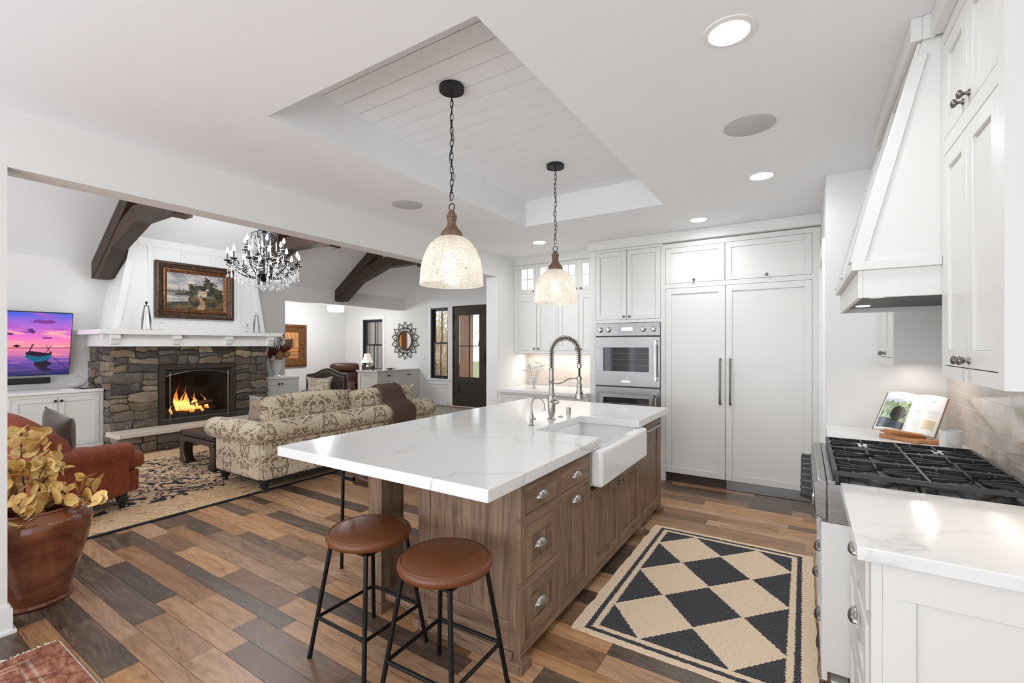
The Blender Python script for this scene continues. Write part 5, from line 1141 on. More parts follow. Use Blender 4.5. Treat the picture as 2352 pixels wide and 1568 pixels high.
# television
tv = thing('television', 'wall mounted television showing a boat at pink sunset', 'television', (-8.86, 1.75, 1.1))
ty0, ty1 = .85, 2.135; PB = Vector((-8.93, ty0, 1.085)); VU = Vector((.20, 0, .865)); 
nrm = Vector((VU.z, 0, -VU.x)).normalized()
m = MB(); L = ty1-ty0
def tvp(u, v, d): return PB+Vector((0, u*L, 0))+VU*v+nrm*d
m.hexa([tvp(0, 0, -.045), tvp(1, 0, -.045), tvp(1, 0, 0), tvp(0, 0, 0), tvp(0, 1, -.045), tvp(1, 1, -.045), tvp(1, 1, 0), tvp(0, 1, 0)]); finish('bezel', m, BLACKM, tv)
TVM = G('tv_picture'); _a = TVM.n('ShaderNodeAttribute', attribute_name='tone').outputs['Color']; TVM.set(col=(0, 0, 0), rough=.15, ecol=_a, est=1.0); TVM = TVM.m
def tvc(x, y):
    # only the right half of the picture can be seen
    hz = .44
    if y > hz:
        t = (y-hz)/(1-hz); c = lerp(srgb(255, 150, 150), srgb(226, 110, 190), t*3.2) if t < .3 else lerp(srgb(226, 110, 190), srgb(70, 96, 214), (t-.3)*1.5)
        n = NZ(x*5, y*11); c = lerp(c, srgb(255, 168, 170) if t < .5 else srgb(170, 90, 190), max(0, n*1.6-.1))
        for q, v, r1, r2 in ((.665, .70, .055, .045), (.53, .66, .03, .02), (.80, .60, .05, .015), (.78, .86, .1, .03)):
            if ((x-q)/r1)**2+((y-v)/r2)**2 < .8+.9*NZ(x*16, y*16, q): c = lerp(srgb(64, 40, 110), srgb(140, 66, 150), .3 if q < .7 else .8)
    else:
        t = (hz-y)/hz; c = lerp(srgb(238, 130, 158), srgb(104, 76, 168), t*2.2) if t < .45 else lerp(srgb(104, 76, 168), srgb(30, 36, 92), (t-.45)*2)
        c = lerp(c, srgb(250, 150, 150), max(0, NZ(x*3, y*26)*1.1)*(1-t))
    if abs(y-hz) < .008: c = srgb(60, 40, 90)
    if abs(x-.585)+abs(y-.47)*1.5 < .035: c = srgb(40, 24, 50)
    # reflection and hull
    if .72 < x < .84-.02*sin(y*60) and .05 < y < .26 and y > .26-(x-.66)*1.6: c = srgb(36, 30, 52)
    hx = (x-.755)/.10
    if abs(hx) < 1 and .215+.075*hx*hx < y < .33+.05*hx*hx: c = srgb(24, 98, 128) if y < .30+.04*hx*hx else srgb(52, 22, 40)
    if abs(hx) < .8 and .33 < y < .372-.03*hx: c = srgb(40, 24, 52)
    for xa, ya, xb, yb in ((.66, .30, .70, .50), (.71, .50, .67, .36), (.80, .34, .845, .48), (.845, .36, .80, .49), (.86, .30, 1.0, .06)):
        t = max(0, min(1, ((x-xa)*(xb-xa)+(y-ya)*(yb-ya))/((xb-xa)**2+(yb-ya)**2)))
        if (x-xa-(xb-xa)*t)**2+(y-ya-(yb-ya)*t)**2 < .0022**2*2: c = srgb(50, 26, 44)
    return c
picmesh('screen', tv, TVM, tvp(.006, .008, .001), Vector((0, L*.988, 0)), VU*.984, 270, 156, tvc)
m = MB(); m.cyl((-8.89, 1.05, 1.015), (-8.89, 1.93, 1.015), .043, 24); sb = finish('soundbar', m, plain('dark_speaker_cloth', (.02, .018, .018), .9), None, (-8.89, 1.49, .97), bevel=.008)
tag(sb, 'long black soundbar mounted under the television', 'soundbar')
m = MB(); m.box((-8.999, 1.2, .99), (-8.93, 1.25, 1.04)); m.box((-8.999, 1.75, .99), (-8.93, 1.8, 1.04)); finish('bracket', m, BLACKM, sb)
m = MB(); m.box((-8.999, 1.3, 1.4), (-8.86, 1.6, 1.6)); finish('wall_bracket', m, BLACKM, tv)
# built-in cabinets each side of the fireplace
def builtin(y0, y1, fx, bays, label, side=0, top=.895):
    t = thing('built_in_cabinet', label, 'cabinet', ((fx+LW)/2, (y0+y1)/2, 0)); B = FR((fx, 0, 0), (0, 1, 0), (1, 0, 0))
    m = MB(); m.box((LW+.001, y0, 0), (fx-.024, y1, top-.035)); finish('carcass', m, CAB, t)
    ops = [(a, .145, b, top-.08) for a, b in bays]
    m = MB(B); m.holes(y0, 0, y1, top-.035, ops, -.024, 0); finish('face_frame', m, CAB, t, bevel=.001, seg=1)
    for a, b in bays:
        mid = (a+b)/2
        for i, (c, d) in enumerate(((a, mid), (mid, b))):
            m = MB(B); shaker(m, c, .145, d, top-.08, d0=-.02, rail=.06); o = finish('door', m, CAB, t, bevel=.001, seg=1)
            q = MB(B); knob(q, d-.03 if i == 0 else c+.03, top-.13, 0, 1.2); finish('knob', q, BLACKM, o)
    m = MB(); m.box((LW+.001, y0-.004, top-.035), (fx+.02, y1+(.012 if side else 0), top)); finish('top', m, TRIM, t, bevel=.004)
    return t
builtin(.6, 2.355, -8.34, [(.70, 1.41), (1.46, 2.315)], 'white built in cabinet left of the fireplace under the television')
builtin(4.625, 5.40, -8.46, [(4.66, 5.36)], 'small white built in cabinet right of the fireplace under the flower vase', 1)
# half wall cabinets in the den opening
t = thing('peninsula_cabinet', 'white half height cabinet run dividing the living room from the den', 'cabinet', (-8.9, 8.1, 0)); fx = -8.50; y0, y1 = 7.42, 8.795
B = FR((fx, 0, 0), (0, 1, 0), (1, 0, 0)); m = MB(); m.box((-9.18, y0+.02, 0), (fx-.024, y1, .855)); finish('carcass', m, CAB, t)
bays = [(7.46, 8.06), (8.11, 8.74)]
m = MB(B); m.holes(y0, 0, y1, .855, [(a, .14, b, .815) for a, b in bays], -.024, 0); finish('face_frame', m, CAB, t, bevel=.001, seg=1)
for a, b in bays:
    for i, (c, d) in enumerate(((a, (a+b)/2), ((a+b)/2, b))):
        m = MB(B); shaker(m, c, .14, d, .815, d0=-.02, rail=.06); o = finish('door', m, CAB, t); q = MB(B); knob(q, d-.03 if i == 0 else c+.03, .765, 0, 1.3); finish('knob', q, BLACKM, o)
m = MB(FR((0, y0+.02, 0), (1, 0, 0), (0, -1, 0))); m.holes(-9.20, 0, fx-.024, .855, [(-9.12, .12, fx-.09, .78)], 0, .02); m.box((-9.12, 0, .12), (fx-.09, .008, .78)); finish('end_panel', m, CAB, t)
m = MB(); m.box((-9.24, y0-.02, .857), (fx+.02, y1, .898)); finish('stone_top', m, plain('glossy_grey_top', srgb(206, 206, 206), .06, var=.02), t, bevel=.004)
# ---- mantel ornaments
def cloche(y, x, h, label, knobmat, r=.062):
    z = 1.722; t = thing('glass_cloche', label, 'ornament', (x, y, z))
    m = MB(); m.lathe([(r*1.45, 0), (r*1.45, .008), (.001, .008)], (x, y, z), n=24); finish('base', m, PEWT, t)
    m = MB(); 
    for k in range(4):
        a = k*pi/2+.4; m.tube([(x+r*cos(a), y+r*sin(a), z+.008), (x+r*.45*cos(a), y+r*.45*sin(a), z+h*.85)], .005, 6)
    m.tube([(x+r*.45*cos(a), y+r*.45*sin(a), z+h*.85) for a in [2*pi*k/16 for k in range(16)]], .004, 5, True); finish('metal_frame', m, PEWT, t)
    m = MB(); m.lathe([(r*.9, .009), (r*.85, h*.4), (r*.42, h*.83), (r*.1, h*.86)], (x, y, z), n=20, cap=False); finish('glass', m, GLASS, t, smooth=60)
    m = MB(); m.cyl((x, y, z+h*.85), (x, y, z+h*.92), .006); m.ell((x, y, z+h*.96), (.018, .018, .02), 12, 8); finish('finial', m, knobmat, t)
cloche(2.78, -8.12, .42, 'tall glass and metal lantern with dark ball finial at the left of the mantel', BLACKM, .07)
cloche(4.38, -8.12, .36, 'glass and metal lantern at the right of the mantel', CHROME, .06)
t = thing('glass_cross', 'clear glass cross standing on the mantel', 'cross', (-8.10, 2.95, 1.722)); m = MB(); m.box((-8.13, 2.91, 1.722), (-8.07, 2.99, 1.735)); m.box((-8.108, 2.94, 1.735), (-8.092, 2.96, 1.90)); m.box((-8.107, 2.905, 1.825), (-8.093, 2.995, 1.845)); finish('cross_body', m, CRYS, t, bevel=.003)
t = thing('glass_bird', 'small clear glass figurine on the right of the mantel', 'figurine', (-8.10, 4.20, 1.722)); m = MB(); m.lathe([(.032, 0), (.032, .01), (.012, .02), (.02, .05), (.03, .08), (.014, .11), (.018, .13), (.001, .145)], (-8.10, 4.20, 1.722), n=14); finish('glass_body', m, CRYS, t, smooth=20); m = MB(); m.ell((-8.09, 4.215, 1.855), (.008, .014, .008), 8, 6); finish('bow', m, BLACKM, t)
t = thing('glass_swan_bowl', 'clear glass bowl with swan neck on the built in cabinet beside the stone', 'bowl', (-8.62, 2.13, .895)); m = MB(); m.lathe([(.04, 0), (.05, .01), (.10, .05), (.115, .085), (.108, .085), (.09, .05), (.03, .018), (.001, .015)], (-8.62, 2.13, .895), n=24); m.tube([(-8.62, 2.20, .95), (-8.62, 2.22, 1.03), (-8.62, 2.17, 1.075), (-8.62, 2.12, 1.05)], [.016, .012, .010, .006], 8); finish('glass_body', m, CRYS, t, smooth=50)
m = MB(); m.box((-8.50, 2.14, .8955), (-8.42, 2.33, .905)); tag(finish('remote_control', m, BLACKM, None, (-8.46, 2.22, .895), bevel=.002), 'flat black remote lying beside the glass swan bowl', 'remote')
m = MB(); m.box((-8.44, 1.95, .8955), (-8.38, 2.06, .91)); tag(finish('trinket_box', m, TRIM, None, (-8.41, 2.0, .895), bevel=.003), 'small white box lying on the built in cabinet top', 'box')
# ---- vase of hydrangeas on the right cabinet
vx, vy, vz = -8.66, 5.05, .895
v = thing('white_urn_vase', 'white pedestal vase holding dried flowers right of the fireplace', 'vase', (vx, vy, vz))
m = MB(); m.lathe([(.001, 0), (.075, 0), (.078, .012), (.045, .03), (.035, .05), (.05, .075), (.085, .13), (.105, .22), (.115, .30), (.135, .325), (.128, .33), (.105, .30), (.09, .2), (.001, .08)], (vx, vy, vz), n=36); finish('urn_body', m, CERAM, v, smooth=50)
b = thing('dried_flowers', 'burgundy and tan dried hydrangea arrangement in the white vase', 'flowers', (vx, vy, vz+.25))
r = random.Random(9); BUR = plain('burgundy_petals', srgb(92, 34, 28), .8, var=.3); TANF = plain('tan_petals', srgb(176, 130, 84), .8, var=.25); DKB = plain('dark_berries', srgb(48, 20, 20), .5)
clusters = [(BUR, -.20, .42, .10), (BUR, -.13, .50, .09), (TANF, .02, .40, .095), (TANF, .17, .43, .085), (BUR, .13, .53, .09), (BUR, -.05, .48, .08), (BUR, .20, .55, .05)]
for mat, dy, dz, R_ in clusters:
    m = MB(); c = Vector((vx+.05+r.uniform(-.03, .05), vy+dy, vz+dz))
    for k in range(70):
        q = Vector((r.gauss(0, 1), r.gauss(0, 1), r.gauss(0, 1))).normalized(); p = c+q*R_*r.uniform(.8, 1.05); e = q.orthogonal().normalized()*.017; f = q.cross(e)
        m.quad(p-e, p+f*.8+q*.006, p+e, p-f*.8+q*.006)
    m.ell(c, (R_*.8,)*3, 10, 8); finish('bloom', m, mat, b, smooth=20, recalc=False)
m = MB()
for k in range(24):
    a = r.uniform(-.5, .6); h = r.uniform(.55, .82); p = (vx+r.uniform(-.05, .05), vy+a*.28-.0, vz+h); m.tube([(vx, vy, vz+.3), (vx, vy+a*.1, vz+.5), p], .003, 4); m.ell(p, (.014, .014, .014), 6, 4); m.ell((p[0], p[1]+.02, p[2]-.04), (.012, .012, .012), 6, 4)
finish('berry_sprigs', m, DKB, b)
# ---- lamp, bowl, bronze on the peninsula
lx, ly, lz = -9.02, 7.56, .898
lp = thing('table_lamp', 'small lit table lamp with white bell shade on the half wall', 'lamp', (lx, ly, lz))
m = MB(); m.lathe([(.001, 0), (.05, 0), (.05, .012), (.02, .03), (.045, .06), (.045, .09), (.016, .12), (.012, .17), (.008, .19), (.006, .42)], (lx, ly, lz), n=24); finish('lamp_base', m, PEWT, lp)
SHD = G('lit_shade'); SHD.set(col=(.9, .86, .8), rough=.8, ecol=(1, .90, .80), est=.35); SHD = SHD.m
m = MB(); m.lathe([(.155, .18), (.115, .24), (.085, .31), (.07, .40), (.069, .40), (.084, .31), (.114, .24), (.153, .18)], (lx, ly, lz), n=32, cap=False); finish('lamp_shade', m, SHD, lp)
m = MB(); m.tube([(lx+.154*cos(a), ly+.154*sin(a), lz+.18) for a in [2*pi*k/32 for k in range(32)]], .004, 5, True); finish('shade_trim', m, BLACKM, lp)
m = MB(); m.ell((lx, ly, lz+.425), (.01, .01, .014), 8, 6); finish('finial', m, PEWT, lp)
light('lamp_glow', 'POINT', (lx, ly, lz+.26), 3, .03, col=(1, .8, .6))
m = MB(); m.box((-9.10, 7.30+.16, lz), (-9.02, 7.50, lz+.13)); m.box((-8.99, 7.64, lz), (-8.95, 7.72, lz+.10)); 
t = thing('bookend_figures', 'dark wooden bookends beside the small table lamp', 'ornament', (-9.06, 7.5, lz)); finish('dark_block', m, DWOOD, t, bevel=.004)
m = MB(); m.lathe([(.03, 0), (.05, .006), (.16, .03), (.17, .032), (.155, .03), (.04, .01), (.001, .01)], (-8.80, 8.1, lz), n=28); tag(finish('shallow_dish', m, plain('dark_metal_dish', (.15, .14, .13), .2, .9), None, (-8.8, 8.1, lz), smooth=60), 'shallow dark metal dish on the half wall right of the lamp', 'dish')
# sunburst mirror
mr = thing('sunburst_mirror', 'round bronze sunburst mirror with open petal rim on the far wall', 'mirror', (-8.98, FW-.02, 1.628)); mc = (-8.98, 1.628)
T0 = FR((0, FW, 0), (1, 0, 0), (0, -1, 0)); AB = plain('aged_bronze', (.10, .085, .07), .45, .7)
m = MB(T0); m.lathe([(.001, .022), (.235, .022), (.235, .01)], (mc[0], 0, mc[1]), (0, 1, 0), 48, cap=False); finish('mirror_disc', m, MIRR, mr)
m = MB(T0); 
for rr_, th in ((.250, .017), (.268, .008)): m.tube([(mc[0]+rr_*cos(a), .028, mc[1]+rr_*sin(a)) for a in [2*pi*k/48 for k in range(48)]], th, 8, True)
finish('mirror_rim', m, AB, mr)
N = 14
for k in range(N):
    a = 2*pi*k/N+pi/2; pp = []
    def P_(ra, aa): return (mc[0]+ra*cos(aa), .028, mc[1]+ra*sin(aa))
    w_ = pi/N
    m = MB(T0)
    out = []
    for (r0, a0_, r1, a1_, bow) in ((.30, a+w_*.75, .405, a+w_*1.0, -.004), (.405, a+w_*1.0, .505, a+w_*.05, .030), (.505, a-w_*.05, .405, a-w_*1.0, .030), (.405, a-w_*1.0, .30, a-w_*.75, -.004), (.30, a-w_*.75, .36, a, -.002), (.36, a, .30, a+w_*.75, -.002)):
        for q in range(5):
            t_ = q/5; ra = r0+(r1-r0)*t_+bow*sin(pi*t_)*(-1); out.append(P_(ra, a0_+(a1_-a0_)*t_))
    m.tube(out, .011, 6, True); finish('rim_petal', m, AB, mr)
# flush crystal light in den
t = thing('flush_crystal_light', 'lit round crystal flush mount light on the den ceiling', 'ceiling light', (-9.95, 7.35, 2.40)); m = MB(); m.lathe([(.001, 2.66), (.10, 2.66), (.10, 2.63), (.02, 2.62), (.02, 2.50), (.20, 2.50), (.20, 2.488)], (-9.95, 7.35, 0), n=32); finish('mount', m, CHROME, t)
def crysemit():
    g = G('lit_crystal'); v = g.vor(g.obj(), 38); g.set(col=(.9, .9, .9), rough=.1, ecol=g.ramp(v, (.1, (1, 1, .98)), (.55, (.35, .36, .38))), est=1.7); return g.m
m = MB(); m.lathe([(.20, 2.487), (.20, 2.38), (.17, 2.345), (.001, 2.335)], (-9.95, 7.35, 0), n=40); finish('crystal_drum', m, crysemit(), t)
light('den_light', 'POINT', (-9.95, 7.0, 2.2), 62, .15, col=(1, .96, .9))
m = MB(); m.box((DENL+.03, FW-.05, 2.21), (DENL+.09, FW-.001, 2.33)); tag(finish('motion_sensor', m, CERAM, None, (DENL+.06, FW-.02, 2.27), bevel=.008), 'small white motion sensor high in the den corner', 'sensor')
# ---- living room rug and entry rug, small red rug
def rugliv():
    g = G('gold_black_oriental_rug'); v = g.obj(); x, y, _ = g.xyz(v)
    w_ = g.noise(v, 3.0, 3, .6, 0, 1); wv = g.n('ShaderNodeVectorMath', {0: v, 1: g.n('ShaderNodeVectorMath', {0: w_, 'Scale': .5}, operation='SCALE').outputs[0]}, operation='ADD').outputs[0]
    n = g.noise(g.map(wv, (1, 1, 1)), 2.0, 2, .55, 1.4)
    line = g.ramp(g.math('ABSOLUTE', g.math('SUBTRACT', g.math('FRACT', g.math('MULTIPLY', n, 9)), .5)), (.17, 1), (.21, 0))
    ax_ = g.math('ABSOLUTE', x); ay_ = g.math('ABSOLUTE', y)
    q = g.math('MAXIMUM', g.math('SUBTRACT', ax_, 1.50), g.math('SUBTRACT', ay_, 2.10))   # 0 at rug edge
    base = g.ramp(g.noise(v, 7, 3), (.35, srgb(188, 150, 112)), (.5, srgb(216, 190, 154)), (.65, srgb(202, 160, 128)))
    fld = g.mix(line, base, srgb(34, 34, 42))
    bn = g.noise(g.map(v, (2.5, 1, 1)), 6, 4, .65, 1.5); brd = g.ramp(bn, (.35, srgb(150, 106, 66)), (.46, srgb(222, 200, 164)), (.56, srgb(196, 146, 96)), (.66, srgb(226, 206, 172)), (.76, srgb(140, 112, 84)))
    inb = g.math('GREATER_THAN', q, g.math('ADD', -.55, g.math('MULTIPLY', g.noise(v, 8, 2), .06)))
    c = g.mix(inb, fld, brd)
    c = g.mix(g.math('GREATER_THAN', q, -.035), c, srgb(20, 24, 34))
    g.set(col=c, rough=.95); g.bump(g.noise(v, 300, 2), .4, .003); return g.m
m = MB(); m.box((-7.66, .86, .0005), (-4.66, 5.06, .012)); tag(finish('area_rug', m, rugliv(), None, (-6.16, 2.96, 0), bevel=.004), 'large gold and black patterned area rug under the living room seating', 'rug')
def latt():
    g = G('trellis_rug'); v = g.obj(); x, y, _ = g.xyz(v); a = g.math('ABSOLUTE', g.math('SINE', g.math('MULTIPLY', g.math('ADD', x, y), 16))); b = g.math('ABSOLUTE', g.math('SINE', g.math('MULTIPLY', g.math('SUBTRACT', x, y), 16)))
    l = g.ramp(g.math('MINIMUM', a, b), (.10, 1), (.2, 0)); q = g.math('MAXIMUM', g.math('SUBTRACT', g.math('ABSOLUTE', x), .62), g.math('SUBTRACT', g.math('ABSOLUTE', y), .64))
    c = g.mix(l, srgb(196, 184, 170), srgb(160, 148, 134)); c = g.mix(g.math('MULTIPLY', g.math('GREATER_THAN', q, -.10), g.math('LESS_THAN', q, -.075)), c, srgb(110, 98, 88)); g.set(col=c, rough=.95); return g.m
m = MB(); m.box((-7.55, 7.20, .0005), (-6.30, 8.48, .010)); tag(finish('entry_rug', m, latt(), None, (-6.92, 7.84, 0), bevel=.003), 'pale trellis rug lying in front of the front door', 'rug')
def redrug():
    g = G('faded_red_rug'); v = g.obj(); n = g.noise(g.map(v, (1, 3, 1)), 12, 5, .7); x, y, _ = g.xyz(v)
    q = g.math('MAXIMUM', g.math('SUBTRACT', g.math('ABSOLUTE', x), .45), g.math('SUBTRACT', g.math('ABSOLUTE', y), .75))
    c = g.ramp(n, (.3, srgb(110, 60, 44)), (.5, srgb(158, 98, 76)), (.62, srgb(184, 128, 102)), (.75, srgb(206, 176, 150)))
    for k in (-.09, -.125, -.21): c = g.mix(g.ramp(g.math('ABSOLUTE', g.math('SUBTRACT', q, k)), (.004, .7), (.009, 0)), c, srgb(206, 176, 152))
    mt_ = g.ramp(g.vor(g.map(v, (6, 6, 1)), 1.6, feat='DISTANCE_TO_EDGE'), (.02, .6), (.06, 0)); c = g.mix(mt_, c, srgb(92, 44, 34))
    g.set(col=c, rough=.95); return g.m
m = MB(); m.box((-3.185, -.85, .0005), (-2.30, .72, .009)) ; rr = tag(finish('red_rug', m, redrug(), None, (-2.7425, -.065, 0), bevel=.002), 'small faded red oriental rug at the lower left corner', 'rug')
rnd = random.Random(4); m = MB(); WOOL = plain('wool_fringe', srgb(226, 218, 206), .9)
# ---- sofa
sofa = thing('damask_sofa', 'tan and cream damask sofa with rolled arms seen from behind', 'sofa', (-5.0, 3.77, .012)); SX0, SX1, SY0, SY1 = -5.50, -4.56, 2.53, 5.02
def roll(prof_c, r, p0, p1, name, mat=DAM, par=None, bulge=.10, rz=None, n=24, caps=True, segs=24):
    """soft rolled bolster from p0 to p1, ends slightly gathered"""
    m = MB(); p0 = Vector(p0); p1 = Vector(p1); t = (p1-p0).normalized(); z = Vector((0, 0, 1)); e = z.cross(t).normalized(); g_ = t.cross(e); L = (p1-p0).length; R = []
    prm = 2*pi*r
    for k in range(segs+1):
        f = k/segs; s = 1-bulge*(abs(2*f-1)**6); c = p0+t*L*f; R.append([c+e*(r*s*cos(a))+g_*((rz or r)*s*sin(a)) for a in [2*pi*j/n for j in range(n)]])
    c0 = p0-t*.025; R.insert(0, [c0+e*(r*.72*cos(a))+g_*((rz or r)*.72*sin(a)) for a in [2*pi*j/n for j in range(n)]]); c1 = p1+t*.025; R.append([c1+e*(r*.72*cos(a))+g_*((rz or r)*.72*sin(a)) for a in [2*pi*j/n for j in range(n)]])
    m.rings(R, uv=lambda a, k: (L*a/segs+p0.x+p0.y, prm*k/n+.1)); return finish(name, m, mat, par, smooth=70)
m = MB(); m.box((SX0+.04, SY0, .135), (SX1, SY1, .60)); finish('sofa_body', m, DAM, sofa, bevel=.025, seg=3)
m = MB(); m.hexa([(SX1-.20, SY0+.02, .45), (SX1, SY0+.02, .45), (SX1, SY1-.02, .45), (SX1-.20, SY1-.02, .45), (SX1-.16, SY0+.05, .70), (SX1-.02, SY0+.05, .70), (SX1-.02, SY1-.05, .70), (SX1-.16, SY1-.05, .70)]); finish('sofa_back', m, DAM, sofa, bevel=.03)
roll(None, .118, (SX1-.06, SY0+.02, .612), (SX1-.06, SY1-.02, .612), 'back_roll', par=sofa)
for y, dy in ((SY0+.03, -1), (SY1-.03, 1)):
    roll(None, .120, (SX1-.02, y, .600), (SX0-.12, y+dy*.0, .585), 'arm_roll', par=sofa)
    m = MB(); m.box((SX0+.02, y-.06, .135), (SX1-.05, y+.06, .56)); finish('arm_panel', m, DAM, sofa, bevel=.03)
for k in range(2):
    ya_ = SY0+.16+k*1.10; m = MB(); m.ell((-5.22, ya_+.54, .50), (.33, .54, .085), 36, 14, .35); finish('seat_cushion', m, DAM, sofa, smooth=70)
def cushion(c, hw, hh, th, name, mat, par=None, rot=(0, 0, 0), crown=.0, pts=0, loc=None, n=20):
    """pillow in its own plane (local u, w), puffed depth; rot applied as euler matrix"""
    from mathutils import Euler
    M_ = Matrix.Translation(Vector(c)) @ Euler(rot).to_matrix().to_4x4(); m = MB()
    def pt(u, w, s):
        e = (1-abs(u)**4)*(1-abs(w)**4); e = max(e, 0)**.5
        ku = 1-pts*(1-abs(w)**2)*.9*abs(u)**2; kw = 1-pts*(1-abs(u)**2)*abs(w)**2
        return M_ @ Vector((u*hw*ku, s*th*e, w*hh*kw+crown*(1-u*u)*(w > 0)*w))
    for s in (1, -1):
        i0 = len(m.v)
        for j in range(n+1):
            for i in range(n+1): m.v.append(pt(2*i/n-1, 2*j/n-1, s))
        for j in range(n):
            for i in range(n):
                k = i0+j*(n+1)+i; m.uv[len(m.f)] = [((i+a)/n*hw*2+c[1], (j+b)/n*hh*2+c[2]) for a, b in ((0, 0), (1, 0), (1, 1), (0, 1))]
                m.f.append((k, k+1, k+n+2, k+n+1))
    o = finish(name, m, mat, par, loc, smooth=80, recalc=True)
    q = MB(); ring = [M_ @ Vector((u*hw*(1-pts*(1-abs(w)**2)*.9*abs(u)**2), 0, w*hh*(1-pts*(1-abs(u)**2)*abs(w)**2)+crown*(1-u*u)*(w > 0)*w)) for u, w in [(-1+2*k/12, -1) for k in range(12)]+[(1, -1+2*k/12) for k in range(12)]+[(1-2*k/12, 1) for k in range(12)]+[(-1, 1-2*k/12) for k in range(12)]]
    q.tube(ring, .006, 6, True); finish('piping', q, mat, o)
    return o
cushion((-4.83, 3.19, .74), .545, .20, .12, 'back_cushion', DAM, sofa, (0, radians(0), radians(90)), .03)
cushion((-4.83, 4.27, .72), .52, .20, .12, 'back_cushion', DAM, sofa, (0, 0, radians(90)), .02)
for x, y in ((-4.63, 2.58), (-5.42, 2.58), (-4.63, 4.96), (-5.42, 4.96)):
    m = MB(); m.lathe([(.026, 0), (.030, .008), (.024, .03), (.045, .05), (.046, .06), (.036, .068), (.048, .085), (.050, .124)], (x, y, .012), n=20); finish('leg', m, BLACKM, sofa)
m = MB(); m.box((SX0+.06, SY0+.03, .105), (SX1-.03, SY1-.03, .134)); finish('base_frame', m, BLACKM, sofa)
tag(cushion((-5.16, 2.88, .75), .20, .19, .06, 'throw_pillow', BLUEP, None, (radians(-16), 0, radians(35)), 0, .16, (-5.16, 2.88, .56)), 'blue and tan embroidered pillow at the near end of the damask sofa', 'pillow')
tag(cushion((-4.98, 4.86, .76), .17, .17, .06, 'throw_pillow', DAM2, None, (radians(-10), 0, radians(70)), 0, .16, (-4.98, 4.86, .6)), 'cream patterned pillow behind the brown throw on the sofa', 'pillow')
tag(cushion((-5.30, 4.78, .70), .2, .17, .06, 'throw_pillow', VELV, None, (radians(-10), 0, radians(60)), 0, .10, (-5.3, 4.78, .55)), 'brown velvet pillow at the far end of the damask sofa', 'pillow')
# knitted throw over the sofa back
KN = G('brown_knit'); _u, _v2, _ = KN.xyz(KN.uv()); _k = KN.math('MULTIPLY', KN.math('SINE', KN.math('MULTIPLY', _u, 420)), KN.math('SINE', KN.math('ADD', KN.math('MULTIPLY', _v2, 300), KN.math('MULTIPLY', KN.math('SINE', KN.math('MULTIPLY', _u, 210)), 1.5))))
KN.set(col=KN.ramp(_k, (.2, srgb(84, 64, 52)), (.7, srgb(140, 114, 96))), rough=.95); KN.bump(_k, .9, .006); KN = KN.m
m = MB(); path = [(-5.12, .60), (-5.05, .80), (-4.97, .925), (-4.85, .985), (-4.73, .95), (-4.67, .86), (-4.63, .77), (-4.56, .745), (-4.49, .715), (-4.462, .64), (-4.458, .55), (-4.462, .40)]
nu = 16; W_ = .40; rows = []
for j, (x, z) in enumerate(path):
    rows.append([(x+.012*noise.noise(Vector((i*.5, j*.8, 0))), 4.17+W_*i/nu+.02*sin(j*.9)-.010*(j > 3)*(j-3)/4, z+.010*noise.noise(Vector((i*.5, j*.6, 5)))+(-.02 if i in (0, nu) else 0)) for i in range(nu+1)])
rows2 = [[(x+(.0 if z > .9 else .018), y, z-.016) for x, y, z in rr_] for rr_ in rows]
i0 = m.addv([p for r_ in rows for p in r_]); n1 = nu+1
for j in range(len(path)-1):
    for i in range(nu): k = j*n1+i; m.uv[len(m.f)] = [(i*.025, j*.1), (i*.025+.025, j*.1), (i*.025+.025, j*.1+.1), (i*.025, j*.1+.1)]; m.f.append((k, k+1, k+n1+1, k+n1))
th = finish('knit_throw', m, KN, None, (-4.8, 4.55, .4), smooth=70); sm = th.modifiers.new('solid', 'SOLIDIFY'); sm.thickness = .018; sm.offset = 0; ss = th.modifiers.new('sub', 'SUBSURF'); ss.levels = 1; ss.render_levels = 2
tag(th, 'brown knitted throw draped over the back of the damask sofa', 'blanket')
# ---- rust armchair
ac = thing('rust_armchair', 'rust orange chenille armchair with rolled arms behind the vase', 'armchair', (-5.27, 1.62, .012), rz=radians(23))
m = MB(); m.box((-6.10, .95, .13), (-5.28, 1.80, .33)); finish('chair_frame', m, RUST, ac, bevel=.02, seg=3)
for x, s in ((-5.30, 1), (-6.08, -1)):
    m = MB(); m.box((x-.07, .92, .13), (x+.07, 1.665, .50)); finish('arm_panel', m, RUST, ac, bevel=.03, seg=3)
    roll(None, .092, (x+s*.015, .90, .56), (x+s*.015, 1.675, .515), 'arm_roll', RUST, ac, .06)
m = MB(); m.ell((-5.69, 1.36, .41), (.315, .44, .085), 36, 14, .38); m.ell((-5.69, 1.75, .415), (.44, .125, .09), 30, 12, .45); finish('seat_cushion', m, RUST, ac, smooth=70)
# barrel back: curved panel
m = MB(); R = []
for k in range(17):
    a = -1+2*k/16; x = -5.69+a*.46; yb_ = .96+.12*abs(a)**3; hgt = .965-.20*abs(a)**2.6
    tk = .09; ring = []
    for (dy, z) in ((-.05, .14), (-.07, .45), (-.10, hgt-.08), (-.06, hgt-.01), (.02, hgt+.01), (.09, hgt-.05), (.13, hgt-.2), (.16, .42), (.14, .14)): ring.append((x+(.015*a if dy < 0 else -.02*a), yb_+dy, z))
    R.append(ring)
m.rings(R, uv=lambda a, k: (a*.06, k*.12)); finish('backrest', m, RUST, ac, smooth=70)
for x, y in ((-5.27, 1.62), (-6.10, 1.62), (-5.27, .96), (-6.10, .96)):
    m = MB(); m.lathe([(.018, 0), (.020, .01), (.030, .05), (.046, .08), (.05, .10), (.038, .112), (.04, .125)], (x, y, .012), n=20); finish('leg', m, BLACKM, ac)
